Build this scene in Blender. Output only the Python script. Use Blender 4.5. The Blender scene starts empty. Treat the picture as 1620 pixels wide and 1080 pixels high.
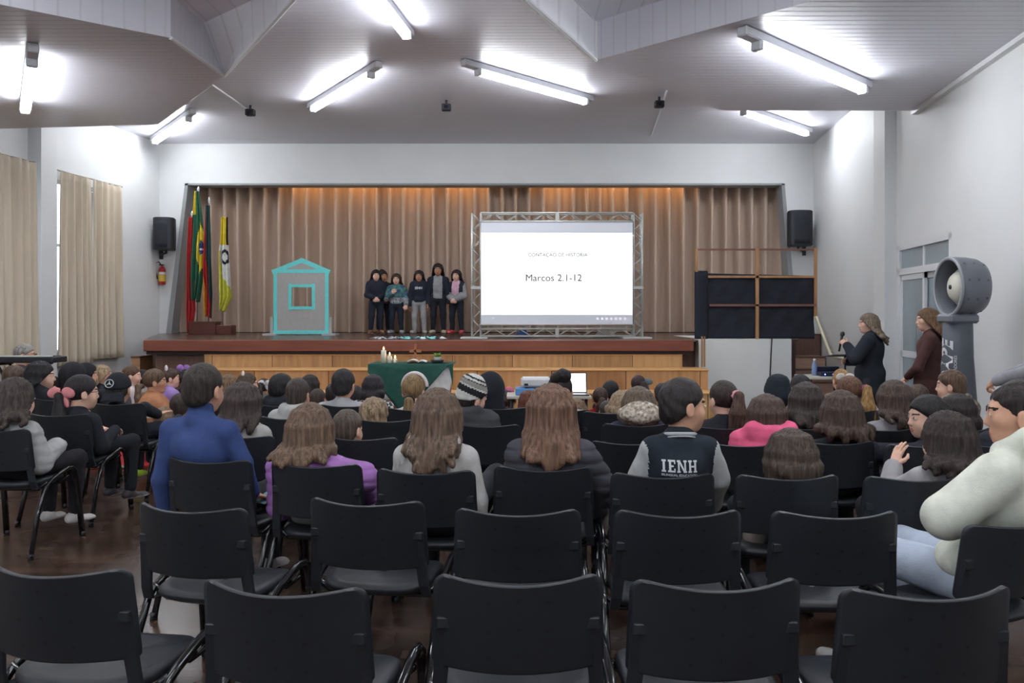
import bpy, math, random
import numpy as np
from mathutils import Vector, Matrix
from mathutils.bvhtree import BVHTree

C = bpy.context.scene.collection
SC = bpy.context.scene
PI = math.pi
# ------------------------------------------------------------------ camera, sky, exposure
FPX, HZ, CH = 1250.0, 500.0, 1.52           # focal length in pixels, horizon row, eye height
cam_d = bpy.data.cameras.new('camera')
cam_d.sensor_width = 36.0
cam_d.lens = FPX / 1620 * 36.0
cam_d.shift_y = -(540 - HZ) / 1620
cam_d.clip_start = 0.05
cam = bpy.data.objects.new('camera', cam_d)
cam.location = (0, 0, CH)
cam.rotation_euler = (PI / 2, 0, 0)
C.objects.link(cam)
SC.camera = cam
wd = bpy.data.worlds.new('sky')
SC.world = wd
wd.use_nodes = True
wd.node_tree.nodes['Background'].inputs[0].default_value = (0.80, 0.88, 1.0, 1)
wd.node_tree.nodes['Background'].inputs[1].default_value = 3.0
SC.view_settings.view_transform = 'Standard'
SC.view_settings.look = 'None'
SC.view_settings.gamma = 1.0
SC.view_settings.exposure = 0.4
SC.view_settings.use_curve_mapping = False
LAMP = 34.0                                   # strength of the ceiling tubes
SPOT = 15.0                                  # strength of the warm stage lamps

def W(px, d): return (px - 810) / FPX * d
def Z(py, d): return CH + (HZ - py) / FPX * d
def U(px, py, z):
    d = (z - CH) * FPX / (HZ - py)
    return (W(px, d), d)
def wallL(y): return -6.6 + 0.136 * (y - 14.8)
def wallR(y): return 5.65 + 0.136 * (y - 14.8)

# ------------------------------------------------------------------ materials
def lin(c):
    r = []
    for v in c:
        v /= 255.0
        r.append(v / 12.92 if v <= 0.04045 else ((v + 0.055) / 1.055) ** 2.4)
    return tuple(r)
_m = {}
def mat(name, col, rough=0.6, metal=0.0, spec=0.5, noise=0.0, nscale=20.0, stretch=(1, 1, 1), bump=0.0, emit=None, estr=0.0, bscale=None, col2=None):
    """procedural principled material; col is sRGB 0-255"""
    if name in _m: return _m[name]
    m = bpy.data.materials.new(name)
    m.use_nodes = True
    nt = m.node_tree; N = nt.nodes; L = nt.links
    b = N['Principled BSDF']
    c = lin(col)
    b.inputs['Base Color'].default_value = (*c, 1)
    b.inputs['Roughness'].default_value = rough
    b.inputs['Metallic'].default_value = metal
    b.inputs['Specular IOR Level'].default_value = spec
    if noise or bump or col2:
        tc = N.new('ShaderNodeTexCoord'); mp = N.new('ShaderNodeMapping')
        mp.inputs['Scale'].default_value = stretch
        L.new(tc.outputs['Object'], mp.inputs['Vector'])
        nz = N.new('ShaderNodeTexNoise'); nz.inputs['Scale'].default_value = nscale; nz.inputs['Detail'].default_value = 4
        L.new(mp.outputs['Vector'], nz.inputs['Vector'])
        if noise or col2:
            cr = N.new('ShaderNodeValToRGB')
            cr.color_ramp.elements[0].position = 0.3; cr.color_ramp.elements[1].position = 0.7
            lo = tuple(max(0, v * (1 - noise)) for v in c)
            hi = tuple(min(1, v * (1 + noise)) for v in c) if col2 is None else lin(col2)
            cr.color_ramp.elements[0].color = (*lo, 1); cr.color_ramp.elements[1].color = (*hi, 1)
            L.new(nz.outputs['Fac'], cr.inputs['Fac']); L.new(cr.outputs['Color'], b.inputs['Base Color'])
        if bump:
            bp = N.new('ShaderNodeBump'); bp.inputs['Strength'].default_value = bump; bp.inputs['Distance'].default_value = 0.01
            src = nz
            if bscale:
                src = N.new('ShaderNodeTexNoise'); src.inputs['Scale'].default_value = bscale; src.inputs['Detail'].default_value = 3
                L.new(mp.outputs['Vector'], src.inputs['Vector'])
            L.new(src.outputs['Fac'], bp.inputs['Height']); L.new(bp.outputs['Normal'], b.inputs['Normal'])
    if emit:
        b.inputs['Emission Color'].default_value = (*lin(emit), 1)
        b.inputs['Emission Strength'].default_value = estr
    _m[name] = m
    return m
def fabric(col, k=''):
    gr = sum(col)/3; col = tuple(int(round(v*.84+gr*.16)) for v in col)  # mixes grey into every cloth, a hazy veil put into the colour
    return mat('fabric_%d_%d_%d%s' % (*col, k), col, 0.85, spec=0.25, noise=0.14, nscale=14, bump=0.25, bscale=260)
def skin(col):
    return mat('skin_%d_%d_%d' % col, col, 0.55, spec=0.35, noise=0.06, nscale=30)
def hairm(col):
    return mat('hair_%d_%d_%d' % col, tuple(int(v*.92) for v in col), 0.5, spec=0.3, noise=0.62, nscale=85, stretch=(1, 1, 0.06), bump=0.7, bscale=150)

# ------------------------------------------------------------------ mesh helpers
class MB:
    def __init__(s): s.v = []; s.f = []; s.mi = []; s.sm = []
    def add(s, V, F, mi=0, smooth=False):
        o = len(s.v); s.v += [tuple(p) for p in V]
        for f in F: s.f.append(tuple(i + o for i in f)); s.mi.append(mi); s.sm.append(smooth)
        return s
    def box(s, x0, x1, y0, y1, z0, z1, mi=0, M=None, bev=0.0):
        if bev > 0:
            b = min(bev, (x1-x0)*.45, (y1-y0)*.45, (z1-z0)*.45)
            V = []; F = []
            for z, i in ((z0, b), (z0+b, 0), (z1-b, 0), (z1, b)):
                V += [(x0+i+b*(i == 0), y0+i, z), (x1-i-b*(i == 0), y0+i, z), (x1-i, y0+i+b*(i == 0), z), (x1-i, y1-i-b*(i == 0), z),
                      (x1-i-b*(i == 0), y1-i, z), (x0+i+b*(i == 0), y1-i, z), (x0+i, y1-i-b*(i == 0), z), (x0+i, y0+i+b*(i == 0), z)]
            for r in range(3):
                for k in range(8):
                    a = r*8+k; c = r*8+(k+1) % 8
                    F.append((a, c, c+8, a+8))
            F.append(tuple(range(7, -1, -1))); F.append(tuple(range(24, 32)))
        else:
            V = [(x0,y0,z0),(x1,y0,z0),(x1,y1,z0),(x0,y1,z0),(x0,y0,z1),(x1,y0,z1),(x1,y1,z1),(x0,y1,z1)]
            F = [(0,3,2,1),(4,5,6,7),(0,1,5,4),(1,2,6,5),(2,3,7,6),(3,0,4,7)]
        if M is not None: V = [M @ Vector(p) for p in V]
        return s.add(V, F, mi)
    def tube(s, pts, r, n=10, mi=0, smooth=True, flat=1.0):
        P = [Vector(p) for p in pts]; R = r if isinstance(r, (list, tuple)) else [r]*len(P)
        V = []; F = []; nrm = None
        for i, p in enumerate(P):
            t = (P[min(i+1, len(P)-1)] - P[max(i-1, 0)]).normalized()
            if nrm is None:
                nrm = t.orthogonal().normalized() if abs(t.z) > .9 else Vector((0, 0, 1))
            nrm = (nrm - t*nrm.dot(t)).normalized(); bi = t.cross(nrm)
            for k in range(n):
                a = 2*PI*k/n
                V.append(p + nrm*(math.cos(a)*R[i]) + bi*(math.sin(a)*R[i]*flat))
        for i in range(len(P)-1):
            for k in range(n):
                F.append((i*n+k, i*n+(k+1) % n, (i+1)*n+(k+1) % n, (i+1)*n+k))
        F.append(tuple(range(n-1, -1, -1))); F.append(tuple(range((len(P)-1)*n, len(P)*n)))
        return s.add(V, F, mi, smooth)
    def cyl(s, c, r, z0, z1, n=20, mi=0, r2=None):
        r2 = r if r2 is None else r2
        return s.lathe(c, [(0, z0), (r, z0), (r2, z1), (0, z1)], n, mi, False)
    def lathe(s, c, prof, n=24, mi=0, smooth=True, M=None):
        V = []; F = []
        for (r, z) in prof:
            for k in range(n):
                a = 2*PI*k/n
                p = Vector((math.cos(a)*r, math.sin(a)*r, z))
                if M is not None: p = M @ p
                V.append((c[0]+p[0], c[1]+p[1], c[2]+p[2]) if len(c) == 3 else (c[0]+p[0], c[1]+p[1], p[2]))
        for i in range(len(prof)-1):
            for k in range(n): F.append((i*n+k, i*n+(k+1) % n, (i+1)*n+(k+1) % n, (i+1)*n+k))
        return s.add(V, F, mi, smooth)
    def prism(s, poly, z0, z1, mi=0, zs=None):
        n = len(poly); V = [(p[0], p[1], z0) for p in poly] + [(p[0], p[1], z1) for p in poly]
        F = [tuple(range(n-1, -1, -1)), tuple(range(n, 2*n))] + [(k, (k+1) % n, n+(k+1) % n, n+k) for k in range(n)]
        return s.add(V, F, mi)
    def disc(s, c, nrm, r, n=12, mi=0):
        nrm = Vector(nrm).normalized(); a = nrm.orthogonal().normalized(); b = nrm.cross(a)
        V = [Vector(c) + a*(math.cos(2*PI*k/n)*r) + b*(math.sin(2*PI*k/n)*r) for k in range(n)]
        return s.add(V, [tuple(range(n))], mi)
    def grid(s, fn, nu, nv, mi=0, thick=0.0, smooth=True):
        """open sheet fn(u,v)->point; thick gives it a second skin and a rim"""
        P = [[Vector(fn(i/nu, j/nv)) for i in range(nu+1)] for j in range(nv+1)]
        V = [p for r in P for p in r]; F = []
        w = nu+1
        for j in range(nv):
            for i in range(nu): F.append((j*w+i, j*w+i+1, (j+1)*w+i+1, (j+1)*w+i))
        if thick:
            n0 = len(V); Q = []
            for j in range(nv+1):
                for i in range(nu+1):
                    du = P[j][min(i+1, nu)] - P[j][max(i-1, 0)]; dv = P[min(j+1, nv)][i] - P[max(j-1, 0)][i]
                    nn = du.cross(dv)
                    nn = nn.normalized() if nn.length > 1e-12 else Vector((0, 1, 0))
                    Q.append(P[j][i] - nn*thick)
            V = V + Q
            F += [tuple(n0+k for k in reversed(f)) for f in F]
            for i in range(nu):
                F.append((i+1, i, n0+i, n0+i+1)); a = nv*w
                F.append((a+i, a+i+1, n0+a+i+1, n0+a+i))
            for j in range(nv):
                F.append((j*w, (j+1)*w, n0+(j+1)*w, n0+j*w)); a = w-1
                F.append(((j+1)*w+a, j*w+a, n0+j*w+a, n0+(j+1)*w+a))
        return s.add(V, F, mi, smooth)
    def mesh(s, name, mats):
        me = bpy.data.meshes.new(name)
        me.from_pydata(s.v, [], s.f)
        for m in (mats if isinstance(mats, (list, tuple)) else [mats]): me.materials.append(m)
        me.polygons.foreach_set('material_index', s.mi)
        me.polygons.foreach_set('use_smooth', s.sm)
        me.update()
        return me
    def obj(s, name, mats, parent=None, loc=None):
        o = bpy.data.objects.new(name, s.mesh(name, mats)); C.objects.link(o)
        if parent: o.parent = parent
        if loc: o.location = loc
        return o
def tag(o, label=None, cat=None, group=None, kind=None):
    if label: o['label'] = label
    if cat: o['category'] = cat
    if group: o['group'] = group
    if kind: o['kind'] = kind
    return o
def thing(name, label, cat, loc=(0, 0, 0), rz=0.0, group=None):
    o = bpy.data.objects.new(name, None); C.objects.link(o)
    o.empty_display_size = 0.1
    o.location = loc; o.rotation_euler = (0, 0, rz)
    return tag(o, label, cat, group)
def struct(name, mb, m): return tag(mb.obj(name, m), kind='structure')
def dup(root, loc, rz, label, group=None):
    r = root.copy(); C.objects.link(r); r.location = loc; r.rotation_euler = (0, 0, rz); r['label'] = label
    if group: r['group'] = group
    for ch in root.children:
        c = ch.copy(); C.objects.link(c); c.parent = r
        for g in ch.children:
            d = g.copy(); C.objects.link(d); d.parent = c
    return r
def text_mesh(body, size, name, m, align='CENTER', extrude=0.0, shear=0.0, bold=0.0, spacing=1.0):
    cu = bpy.data.curves.new(name, 'FONT'); cu.body = body; cu.size = size; cu.align_x = align; cu.align_y = 'CENTER'
    cu.extrude = extrude; cu.shear = shear; cu.offset = bold; cu.space_character = spacing
    o = bpy.data.objects.new(name, cu); C.objects.link(o)
    dg = bpy.context.evaluated_depsgraph_get()
    me = bpy.data.meshes.new_from_object(o.evaluated_get(dg))
    bpy.data.objects.remove(o); bpy.data.curves.remove(cu)
    me.materials.clear(); me.materials.append(m)
    return me
def link(me, name, parent=None, loc=(0, 0, 0), rot=(0, 0, 0)):
    o = bpy.data.objects.new(name, me); C.objects.link(o); o.parent = parent; o.location = loc; o.rotation_euler = rot
    return o
# ------------------------------------------------------------------ room materials
def board_mat(name, col, direction='Y', step=0.10, rough=0.38):
    m = bpy.data.materials.new(name); m.use_nodes = True
    nt = m.node_tree; N = nt.nodes; L = nt.links; b = N['Principled BSDF']
    tc = N.new('ShaderNodeTexCoord'); wv = N.new('ShaderNodeTexWave')
    wv.wave_type = 'BANDS'; wv.bands_direction = direction; wv.wave_profile = 'SAW'
    wv.inputs['Scale'].default_value = 1.0/step/20*2*PI; wv.inputs['Distortion'].default_value = 0
    L.new(tc.outputs['Object'], wv.inputs['Vector'])
    cr = N.new('ShaderNodeValToRGB')
    cr.color_ramp.elements[0].position = 0.0; cr.color_ramp.elements[0].color = (0, 0, 0, 1)
    cr.color_ramp.elements[1].position = 0.16; cr.color_ramp.elements[1].color = (1, 1, 1, 1)
    L.new(wv.outputs['Fac'], cr.inputs['Fac'])
    mx = N.new('ShaderNodeMix'); mx.data_type = 'RGBA'
    c = lin(col)
    mx.inputs[6].default_value = (*[v*0.80 for v in c], 1); mx.inputs[7].default_value = (*c, 1)
    L.new(cr.outputs['Color'], mx.inputs[0]); L.new(mx.outputs[2], b.inputs['Base Color'])
    bp = N.new('ShaderNodeBump'); bp.inputs['Strength'].default_value = 0.35; bp.inputs['Distance'].default_value = 0.006
    L.new(cr.outputs['Color'], bp.inputs['Height']); L.new(bp.outputs['Normal'], b.inputs['Normal'])
    b.inputs['Roughness'].default_value = rough
    return m
M_wall = mat('painted_plaster', (226, 228, 228), 0.55, noise=0.025, nscale=1.5, bump=0.08, bscale=60)
M_ceil = board_mat('ceiling_boards', (212, 211, 220))
M_ceil2 = board_mat('ceiling_boards_lengthwise', (222, 222, 228), 'X')
M_trim = mat('white_trim', (222, 224, 226), 0.4)
M_jamb = mat('grey_jamb', (150, 154, 156), 0.6, noise=0.05)
def wood_floor():
    m = bpy.data.materials.new('dark_wood_floor'); m.use_nodes = True
    nt = m.node_tree; N = nt.nodes; L = nt.links; b = N['Principled BSDF']
    tc = N.new('ShaderNodeTexCoord')
    br = N.new('ShaderNodeTexBrick'); br.inputs['Scale'].default_value = 1.0
    br.inputs['Brick Width'].default_value = 0.5; br.inputs['Row Height'].default_value = 0.09
    br.inputs['Mortar Size'].default_value = 0.002
    br.inputs['Color1'].default_value = (*lin((96, 74, 60)), 1); br.inputs['Color2'].default_value = (*lin((66, 48, 40)), 1)
    br.inputs['Mortar'].default_value = (*lin((34, 26, 22)), 1)
    L.new(tc.outputs['Object'], br.inputs['Vector'])
    mp = N.new('ShaderNodeMapping'); mp.inputs['Scale'].default_value = (2, 14, 1); L.new(tc.outputs['Object'], mp.inputs['Vector'])
    nz = N.new('ShaderNodeTexNoise'); nz.inputs['Scale'].default_value = 3; nz.inputs['Detail'].default_value = 5
    L.new(mp.outputs['Vector'], nz.inputs['Vector'])
    mx = N.new('ShaderNodeMix'); mx.data_type = 'RGBA'; mx.blend_type = 'MULTIPLY'; mx.inputs[0].default_value = 0.5
    L.new(br.outputs['Color'], mx.inputs[6]); L.new(nz.outputs['Color'], mx.inputs[7]); L.new(mx.outputs[2], b.inputs['Base Color'])
    nz2 = N.new('ShaderNodeTexNoise'); nz2.inputs['Scale'].default_value = 2.2; nz2.inputs['Detail'].default_value = 3
    L.new(tc.outputs['Object'], nz2.inputs['Vector'])
    mr = N.new('ShaderNodeMapRange'); mr.inputs[3].default_value = 0.16; mr.inputs[4].default_value = 0.36
    L.new(nz2.outputs['Fac'], mr.inputs[0]); L.new(mr.outputs[0], b.inputs['Roughness'])
    return m
M_floor = wood_floor()

# ------------------------------------------------------------------ floor, walls
BY = -5.0
struct('floor', MB().prism([(wallL(BY)-.3, BY), (wallR(BY)+.3, BY), (wallR(15)+.3, 16.2), (wallL(15)-.3, 16.2)], -0.1, 0.0), M_floor)
def side_wall(fn, sgn, holes):
    """wall along y with rectangular holes (y0,y1,z0,z1); sgn -1 left, +1 right"""
    mb = MB(); t = 0.18
    ys = sorted({BY, 14.8} | {h[0] for h in holes} | {h[1] for h in holes})
    for a, b in zip(ys[:-1], ys[1:]):
        segs = [(0.0, 5.0)]
        for h in holes:
            if a >= h[0]-1e-6 and b <= h[1]+1e-6: segs = [(0.0, h[2]), (h[3], 5.0)]
        for z0, z1 in segs:
            if z1 - z0 > 1e-4:
                mb.prism([(fn(a), a), (fn(b), b), (fn(b)+sgn*t, b), (fn(a)+sgn*t, a)][::sgn], z0, z1)
    return mb
WIN = [(12.02, 13.35, 0.95, 3.62), (8.3, 11.35, 0.95, 3.62), (3.6, 6.6, 0.95, 3.62), (-2.0, 1.0, .95, 3.62)]
struct('wall_left', side_wall(wallL, -1, WIN), M_wall)
DOOR = (8.66, 10.33, 0.0, 2.44)
struct('wall_right', side_wall(wallR, 1, [DOOR]), M_wall)
struct('wall_back', MB().box(wallL(BY)-.2, wallR(BY)+.2, BY-.18, BY, 0, 5), M_wall)
# front wall with the splayed stage opening
fw = 14.8
tl, tr = W(293, fw), W(1241, fw); bl, br_ = W(263, fw), W(1262, fw)
ztop, zst = Z(290, fw), 1.2
mb = MB()
for y in (fw,):
    A = [(wallL(fw)-.2, 0), (bl, 0), (bl, zst), (tl, ztop), (tl, 5), (wallL(fw)-.2, 5)]
    B = [(br_, 0), (wallR(fw)+.2, 0), (wallR(fw)+.2, 5), (tr, 5), (tr, ztop), (br_, zst)]
    D = [(tl, ztop), (tr, ztop), (tr, 5), (tl, 5)]
    for poly in (A, B, D):
        n = len(poly)
        V = [(p[0], y, p[1]) for p in poly] + [(p[0], y+.25, p[1]) for p in poly]
        mb.add(V, [tuple(range(n)), tuple(range(2*n-1, n-1, -1))] + [(k, n+k, n+(k+1) % n, (k+1) % n) for k in range(n)])
struct('wall_front', mb, M_wall)
# grey jamb lining the opening
mb = MB()
for (x0, x1, s) in ((bl, tl, 1), (br_, tr, -1)):
    V = []
    for y in (fw-.012, fw+.3):
        V += [(x0, y, zst), (x0+s*.10, y, zst), (x1+s*.06, y, ztop), (x1, y, ztop)]
    mb.add(V, [(0, 1, 2, 3), (7, 6, 5, 4), (0, 4, 5, 1), (1, 5, 6, 2), (2, 6, 7, 3), (3, 7, 4, 0)])
mb.box(tl, tr, fw-.012, fw+.3, ztop-.035, ztop)
struct('trim_1', mb, M_jamb)
# stage house behind the opening
mb = MB()
mb.box(-8, 7, 16.2, 16.35, 0, 5); mb.box(-8.1, -8, 15.05, 16.2, 0, 5); mb.box(7, 7.1, 15.05, 16.2, 0, 5); mb.box(-8, 7, 15.05, 16.2, 4.9, 5)
struct('wall_stage', mb, mat('stage_house_paint', (120, 112, 104), 0.8, noise=0.1))
# pilasters
struct('column_left', MB().box(wallL(11.55)-.05, wallL(11.55)+.19, 11.5, 11.9, 0, 4.75), M_wall)
struct('column_right', MB().box(wallR(10.5)-.17, wallR(10.5)+.1, 10.38, 10.7, 0, 4.75), M_wall)

# ------------------------------------------------------------------ ceiling: high centre, two lower wings, dropped slab near the camera
ZC, ZW, ZB = 4.75, 4.03, 4.41
struct('ceiling', MB().box(-9.8, 6.2, BY-.2, 15.06, ZC, ZC+.15), M_ceil)
L2, L4, L5 = U(250, 197, ZW), U(355, 120, ZW), U(435, 33, ZW)
R2, R3, R5 = U(1140, 175, ZW), U(943, 95, ZW), U(834, 0, ZW)
H1, H0 = U(270, 60, ZW), U(0, 7, ZW)               # near edge of the left wing
P1, P4 = U(270, 60, ZB), U(400, 0, ZB)             # top of the sloping left facet
Q0 = U(1050, 0, ZB)
APX, PAX = (-.69, 4.63), (-1.1, 5.3)               # where the high V closes, out of the frame
def ext(a, b, t): return (a[0]+(b[0]-a[0])*t, a[1]+(b[1]-a[1])*t)
M_slab = board_mat('ceiling_lightened_boards', (240, 240, 246), 'X', 0.2, 0.3)  # paler than the other ceiling boards: brighter lighting put into the colour
yl = (ZW-CH)*FPX/(HZ-205); yr = (ZW-CH)*FPX/(HZ-175)
HE = ext(H1, H0, 4.4); QE = ext(R3, Q0, 5.6)
struct('ceiling_wing_left', MB().prism([(wallL(yl)-.15, yl), L2, L4, H1, HE, (wallL(HE[1])-.15, HE[1])][::-1], ZW, ZC), M_ceil)
struct('ceiling_wing_right', MB().prism([(wallR(yr)+.15, yr), (wallR(QE[1])+.15, QE[1]), QE, R3, R2][::-1], ZW, ZC), M_ceil)
struct('ceiling_recess', MB().prism([P1, P4, PAX, APX, R5, R3, Q0, (6.0, 2.6), (6.0, BY), (-10, BY), (-10, 6.5)][::-1], ZB, ZC), M_slab)
def facet(name, lo, hi):
    """sloping strip between a low edge (ZW) and a high edge (ZB), closed at the back"""
    n = len(lo); V = [(*p, ZW) for p in lo]+[(*p, ZB) for p in hi]+[(p[0]+.03, p[1]+.02, ZC) for p in lo]
    F = [(k, k+1, n+k+1, n+k) for k in range(n-1)]+[(2*n+k, 2*n+k+1, k+1, k) for k in range(n-1)]
    return struct(name, MB().add(V, F), M_slab)
facet('ceiling_facet_left', [L4, L5, APX], [P1, P4, PAX])
mb = MB(); mb.prism([R3, R5, APX, (APX[0]-.05, APX[1]+.02), (R5[0]-.05, R5[1]+.02), (R3[0]-.05, R3[1]+.02)], ZW, ZC)
struct('ceiling_facet_right', mb, M_slab)
def strip(mb, a, b, w=.02):
    mb.tube([Vector(a), Vector(b)], w, 6, smooth=False)
mb = MB(); strip(mb, (*L4, ZW), (*L5, ZW)); strip(mb, (*L5, ZW), (*APX, ZW)); strip(mb, (*L4, ZW), (*H1, ZW))
strip(mb, (*R3, ZW), (*R5, ZW)); strip(mb, (*R3, ZW), (*R3, ZB)); strip(mb, (*R3, ZB), (*R5, ZB), .012)
struct('trim_2', mb, M_trim)
mb = MB()
mb.prism([(wallR(yr)-.07, yr), (wallR(yr), yr), (wallR(BY), BY), (wallR(BY)-.07, BY)][::-1], ZW-.05, ZW)
mb.prism([(wallL(yl)+.07, yl), (wallL(yl), yl), (wallL(BY), BY), (wallL(BY)+.07, BY)], ZW-.05, ZW)
struct('trim_3', mb, M_trim)
# cover strips on the high ceiling
mb = MB()
for a, b in (((335, 135), (393, 175)), ((335, 135), (300, 160))):
    A = U(*a, ZC-.02); B = U(*b, ZC-.02); mb.tube([(*A, ZC-.01), (*B, ZC-.01)], .015, 6)
A = U(1055, 145, ZC-.02); B = U(1030, 215, ZC-.02); mb.tube([(*A, ZC-.01), (*B, ZC-.01)], .015, 6)
struct('trim_4', mb, M_trim)
struct('baseboard_right', MB().prism([(wallR(8.6)-.02, 8.6), (wallR(8.6), 8.6), (wallR(-4.9), -4.9), (wallR(-4.9)-.02, -4.9)][::-1], 0, .1), mat('dark_base', (70, 52, 44), .5))
struct('baseboard_left', MB().prism([(wallL(14.7)+.02, 14.7), (wallL(14.7), 14.7), (wallL(-4.9), -4.9), (wallL(-4.9)+.02, -4.9)], 0, .1), mat('dark_base', (70, 52, 44), .5))

# ------------------------------------------------------------------ fluorescent lamps
M_house = mat('lamp_housing', (196, 198, 202), 0.5)
M_tube = mat('lamp_diffuser', (255, 255, 250), 0.5, emit=(246, 250, 255), estr=LAMP)
def lamp(a, b, z, label, first=[None]):
    a = Vector((a[0], a[1], 0)); b = Vector((b[0], b[1], 0)); mid = (a+b)/2
    ang = math.atan2((b-a).y, (b-a).x); ln = (b-a).length
    if first[0] is None:
        t = thing('fluorescent_lamp', label, 'lamp', (mid.x, mid.y, z), ang, 'ceiling tube lamps')
        MB().box(-1.28, 1.16, -.05, .05, .0, .085, bev=.01).obj('housing', M_house, t)
        mb = MB().tube([(-1.0, 0, -.035), (-.98, 0, -.035), (.98, 0, -.035), (1.0, 0, -.035)], [.026, .036, .036, .026], 14, flat=1.5)
        mb.obj('tube', M_tube, t)
        for x in (-1.03, 1.03):
            MB().box(x-.03, x+.03, -.05, .05, -.075, .01, bev=.01).obj('lamp_holder', M_house, t)
        first[0] = t
        return t
    return dup(first[0], (mid.x, mid.y, z), ang, label, 'ceiling tube lamps')
zl, zw = ZC-.09, ZW-.09
def lamp_px(a, b, z, label): return lamp(U(*a, z), U(*b, z), z, label)
lamp_px((762, 112), (922, 157), zl, 'tube lamp on the high ceiling above the projection screen')
lamp_px((583, 117), (498, 168), zl, 'tube lamp on the high ceiling above the standing children')
lamp_px((297, 186), (246, 221), zl, 'tube lamp on the high ceiling nearest the left front corner')
lamp_px((1180, 176), (1273, 208), zl, 'tube lamp on the high ceiling nearest the right front corner')
a = U(643, 52, zl)
lamp((a[0]-.30, a[1]-2.0), a, zl, 'tube lamp on the high ceiling cut off by the top of the photo')
lamp_px((1205, 70), (1360, 136), zw, 'tube lamp on the lower right ceiling wing above the door')
lamp_px((50, 97), (40, 168), zw, 'tube lamp on the lower left ceiling wing above the curtains')
for (x, y, z) in ((-4.6, 4.3, ZB-.09), (2.3, 4.1, ZB-.09), (-5.2, 1.0, ZB-.09), (-6.0, -2.5, ZB-.09), (1.4, 1.3, ZB-.09), (-1.2, 2.0, ZB-.09), (-1.6, -2.2, ZB-.09), (1.4, -1.6, ZB-.09), (-3.6, .2, ZB-.09)):  # lamps added out of view; the first two light the ceiling recess
    lamp((x-.7, y-.7), (x+.7, y+.7), z, 'unseen tube lamp added on the ceiling over the back of the hall')
# small black projectors / sensors on the high ceiling
def ceil_box(px, py, label, first=[None]):
    x, y = U(px, py, ZC-.11)
    if first[0] is None:
        t = thing('spot_fixture', label, 'light fixture', (x, y, ZC), 0, 'small black fixtures on the ceiling')
        MB().box(-.07, .07, -.05, .05, -.16, -.06, bev=.012).obj('body', mat('black_metal', (34, 36, 40), .5), t)
        MB().tube([(0, 0, -.07), (0, 0, 0)], .018, 10).obj('stem', mat('black_metal', (34, 36, 40), .5), t)
        MB().disc((0, -.0505, -.11), (0, -1, 0), .03).obj('lens', mat('dark_glass', (20, 24, 40), .1), t)
        first[0] = t; return t
    return dup(first[0], (x, y, ZC), 0, label)
ceil_box(396, 178, 'small black ceiling fixture left of the row of three')
ceil_box(706, 170, 'small black ceiling fixture between the two lamps, above the white header')
ceil_box(1043, 165, 'small black ceiling fixture towards the right, near the lower wing')

# ------------------------------------------------------------------ windows and curtains (left wall)
M_frame = mat('white_aluminium', (226, 229, 232), 0.35)
M_pane = mat('window_glass', (235, 240, 245), 0.05)
M_pane.node_tree.nodes['Principled BSDF'].inputs['Transmission Weight'].default_value = 1.0
for i, (y0, y1, z0, z1) in enumerate(WIN):
    mb = MB(); gl = MB()
    def bar(ya, yb, za, zb):
        mb.prism([(wallL(ya)-.14, ya), (wallL(yb)-.14, yb), (wallL(yb)-.08, yb), (wallL(ya)-.08, ya)][::-1], za, zb)
    bar(y0, y1, z0, z0+.05); bar(y0, y1, z1-.05, z1); bar(y0, y1, 2.6, 2.64)
    n = max(2, round((y1-y0)/.75))
    for k in range(n+1):
        y = y0 + (y1-y0-.05)*k/n; bar(y, y+.05, z0, z1)
    w = struct('window_%d' % (i+1), mb, M_frame)
    gl.prism([(wallL(y0)-.115, y0), (wallL(y1)-.115, y1), (wallL(y1)-.109, y1), (wallL(y0)-.109, y0)][::-1], z0+.03, z1-.03)
    gl.obj('pane', M_pane, w)
M_curt = mat('beige_curtain_cloth', (206, 194, 174), 0.9, spec=0.1, noise=0.07, nscale=6, stretch=(1, 1, .2), bump=.15, bscale=200)
def curtain(y0, y1, z0, z1, off, label, seed, nf):
    rnd = random.Random(seed); ph = [rnd.uniform(0, 6.3) for _ in range(4)]
    def fn(u, v):
        y = y0+(y1-y0)*u + .05*(1-v)*math.sin(u*PI-PI/2)*.6
        z = z0+(z1-z0)*v
        amp = .068*(1.0-.5*v)
        o = off + .02 + amp*math.sin(u*nf*2*PI+ph[0]+.5*math.sin(v*3+ph[1])) + .016*math.sin(u*nf*4.7+ph[2]+v*1.2) + .01*math.sin(u*60+ph[3])*v
        return (wallL(y)+o, y, z + .012*math.sin(u*nf*2*PI+ph[1])*(1-v)+.006*math.sin(u*nf*4*PI)*v)
    t = thing('curtain', label, 'curtain', (0, 0, 0), 0, 'beige window curtains')
    MB().grid(fn, 96, 24, thick=.004).obj('cloth', M_curt, t)
    MB().tube([(wallL(y0-.03)+off, y0-.03, z1+.012), (wallL(y1+.03)+off, y1+.03, z1+.012)], .012, 8).obj('rod', mat('rod_metal', (180, 176, 168), .4, .6), t)
    for y in (y0, y1):
        MB().tube([(wallL(y)+off, y, z1+.012), (wallL(y)-.0, y, z1+.012)], .007, 6).obj('bracket', mat('rod_metal', (180, 176, 168), .4, .6), t)
curtain(11.96, 12.68, .77, 3.72, .10, 'left half of the narrow curtain pair near the front corner', 1, 5)
curtain(12.72, 13.5, .82, 3.72, .10, 'right half of the narrow curtain pair, nearest the black wall speaker', 2, 5)
curtain(8.3, 11.42, .77, 3.74, .14, 'wide beige curtain at the left edge, before the white pilaster', 3, 19)
curtain(3.5, 6.7, .77, 3.74, .14, 'beige curtain over the window beside the back rows', 4, 22)

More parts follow.
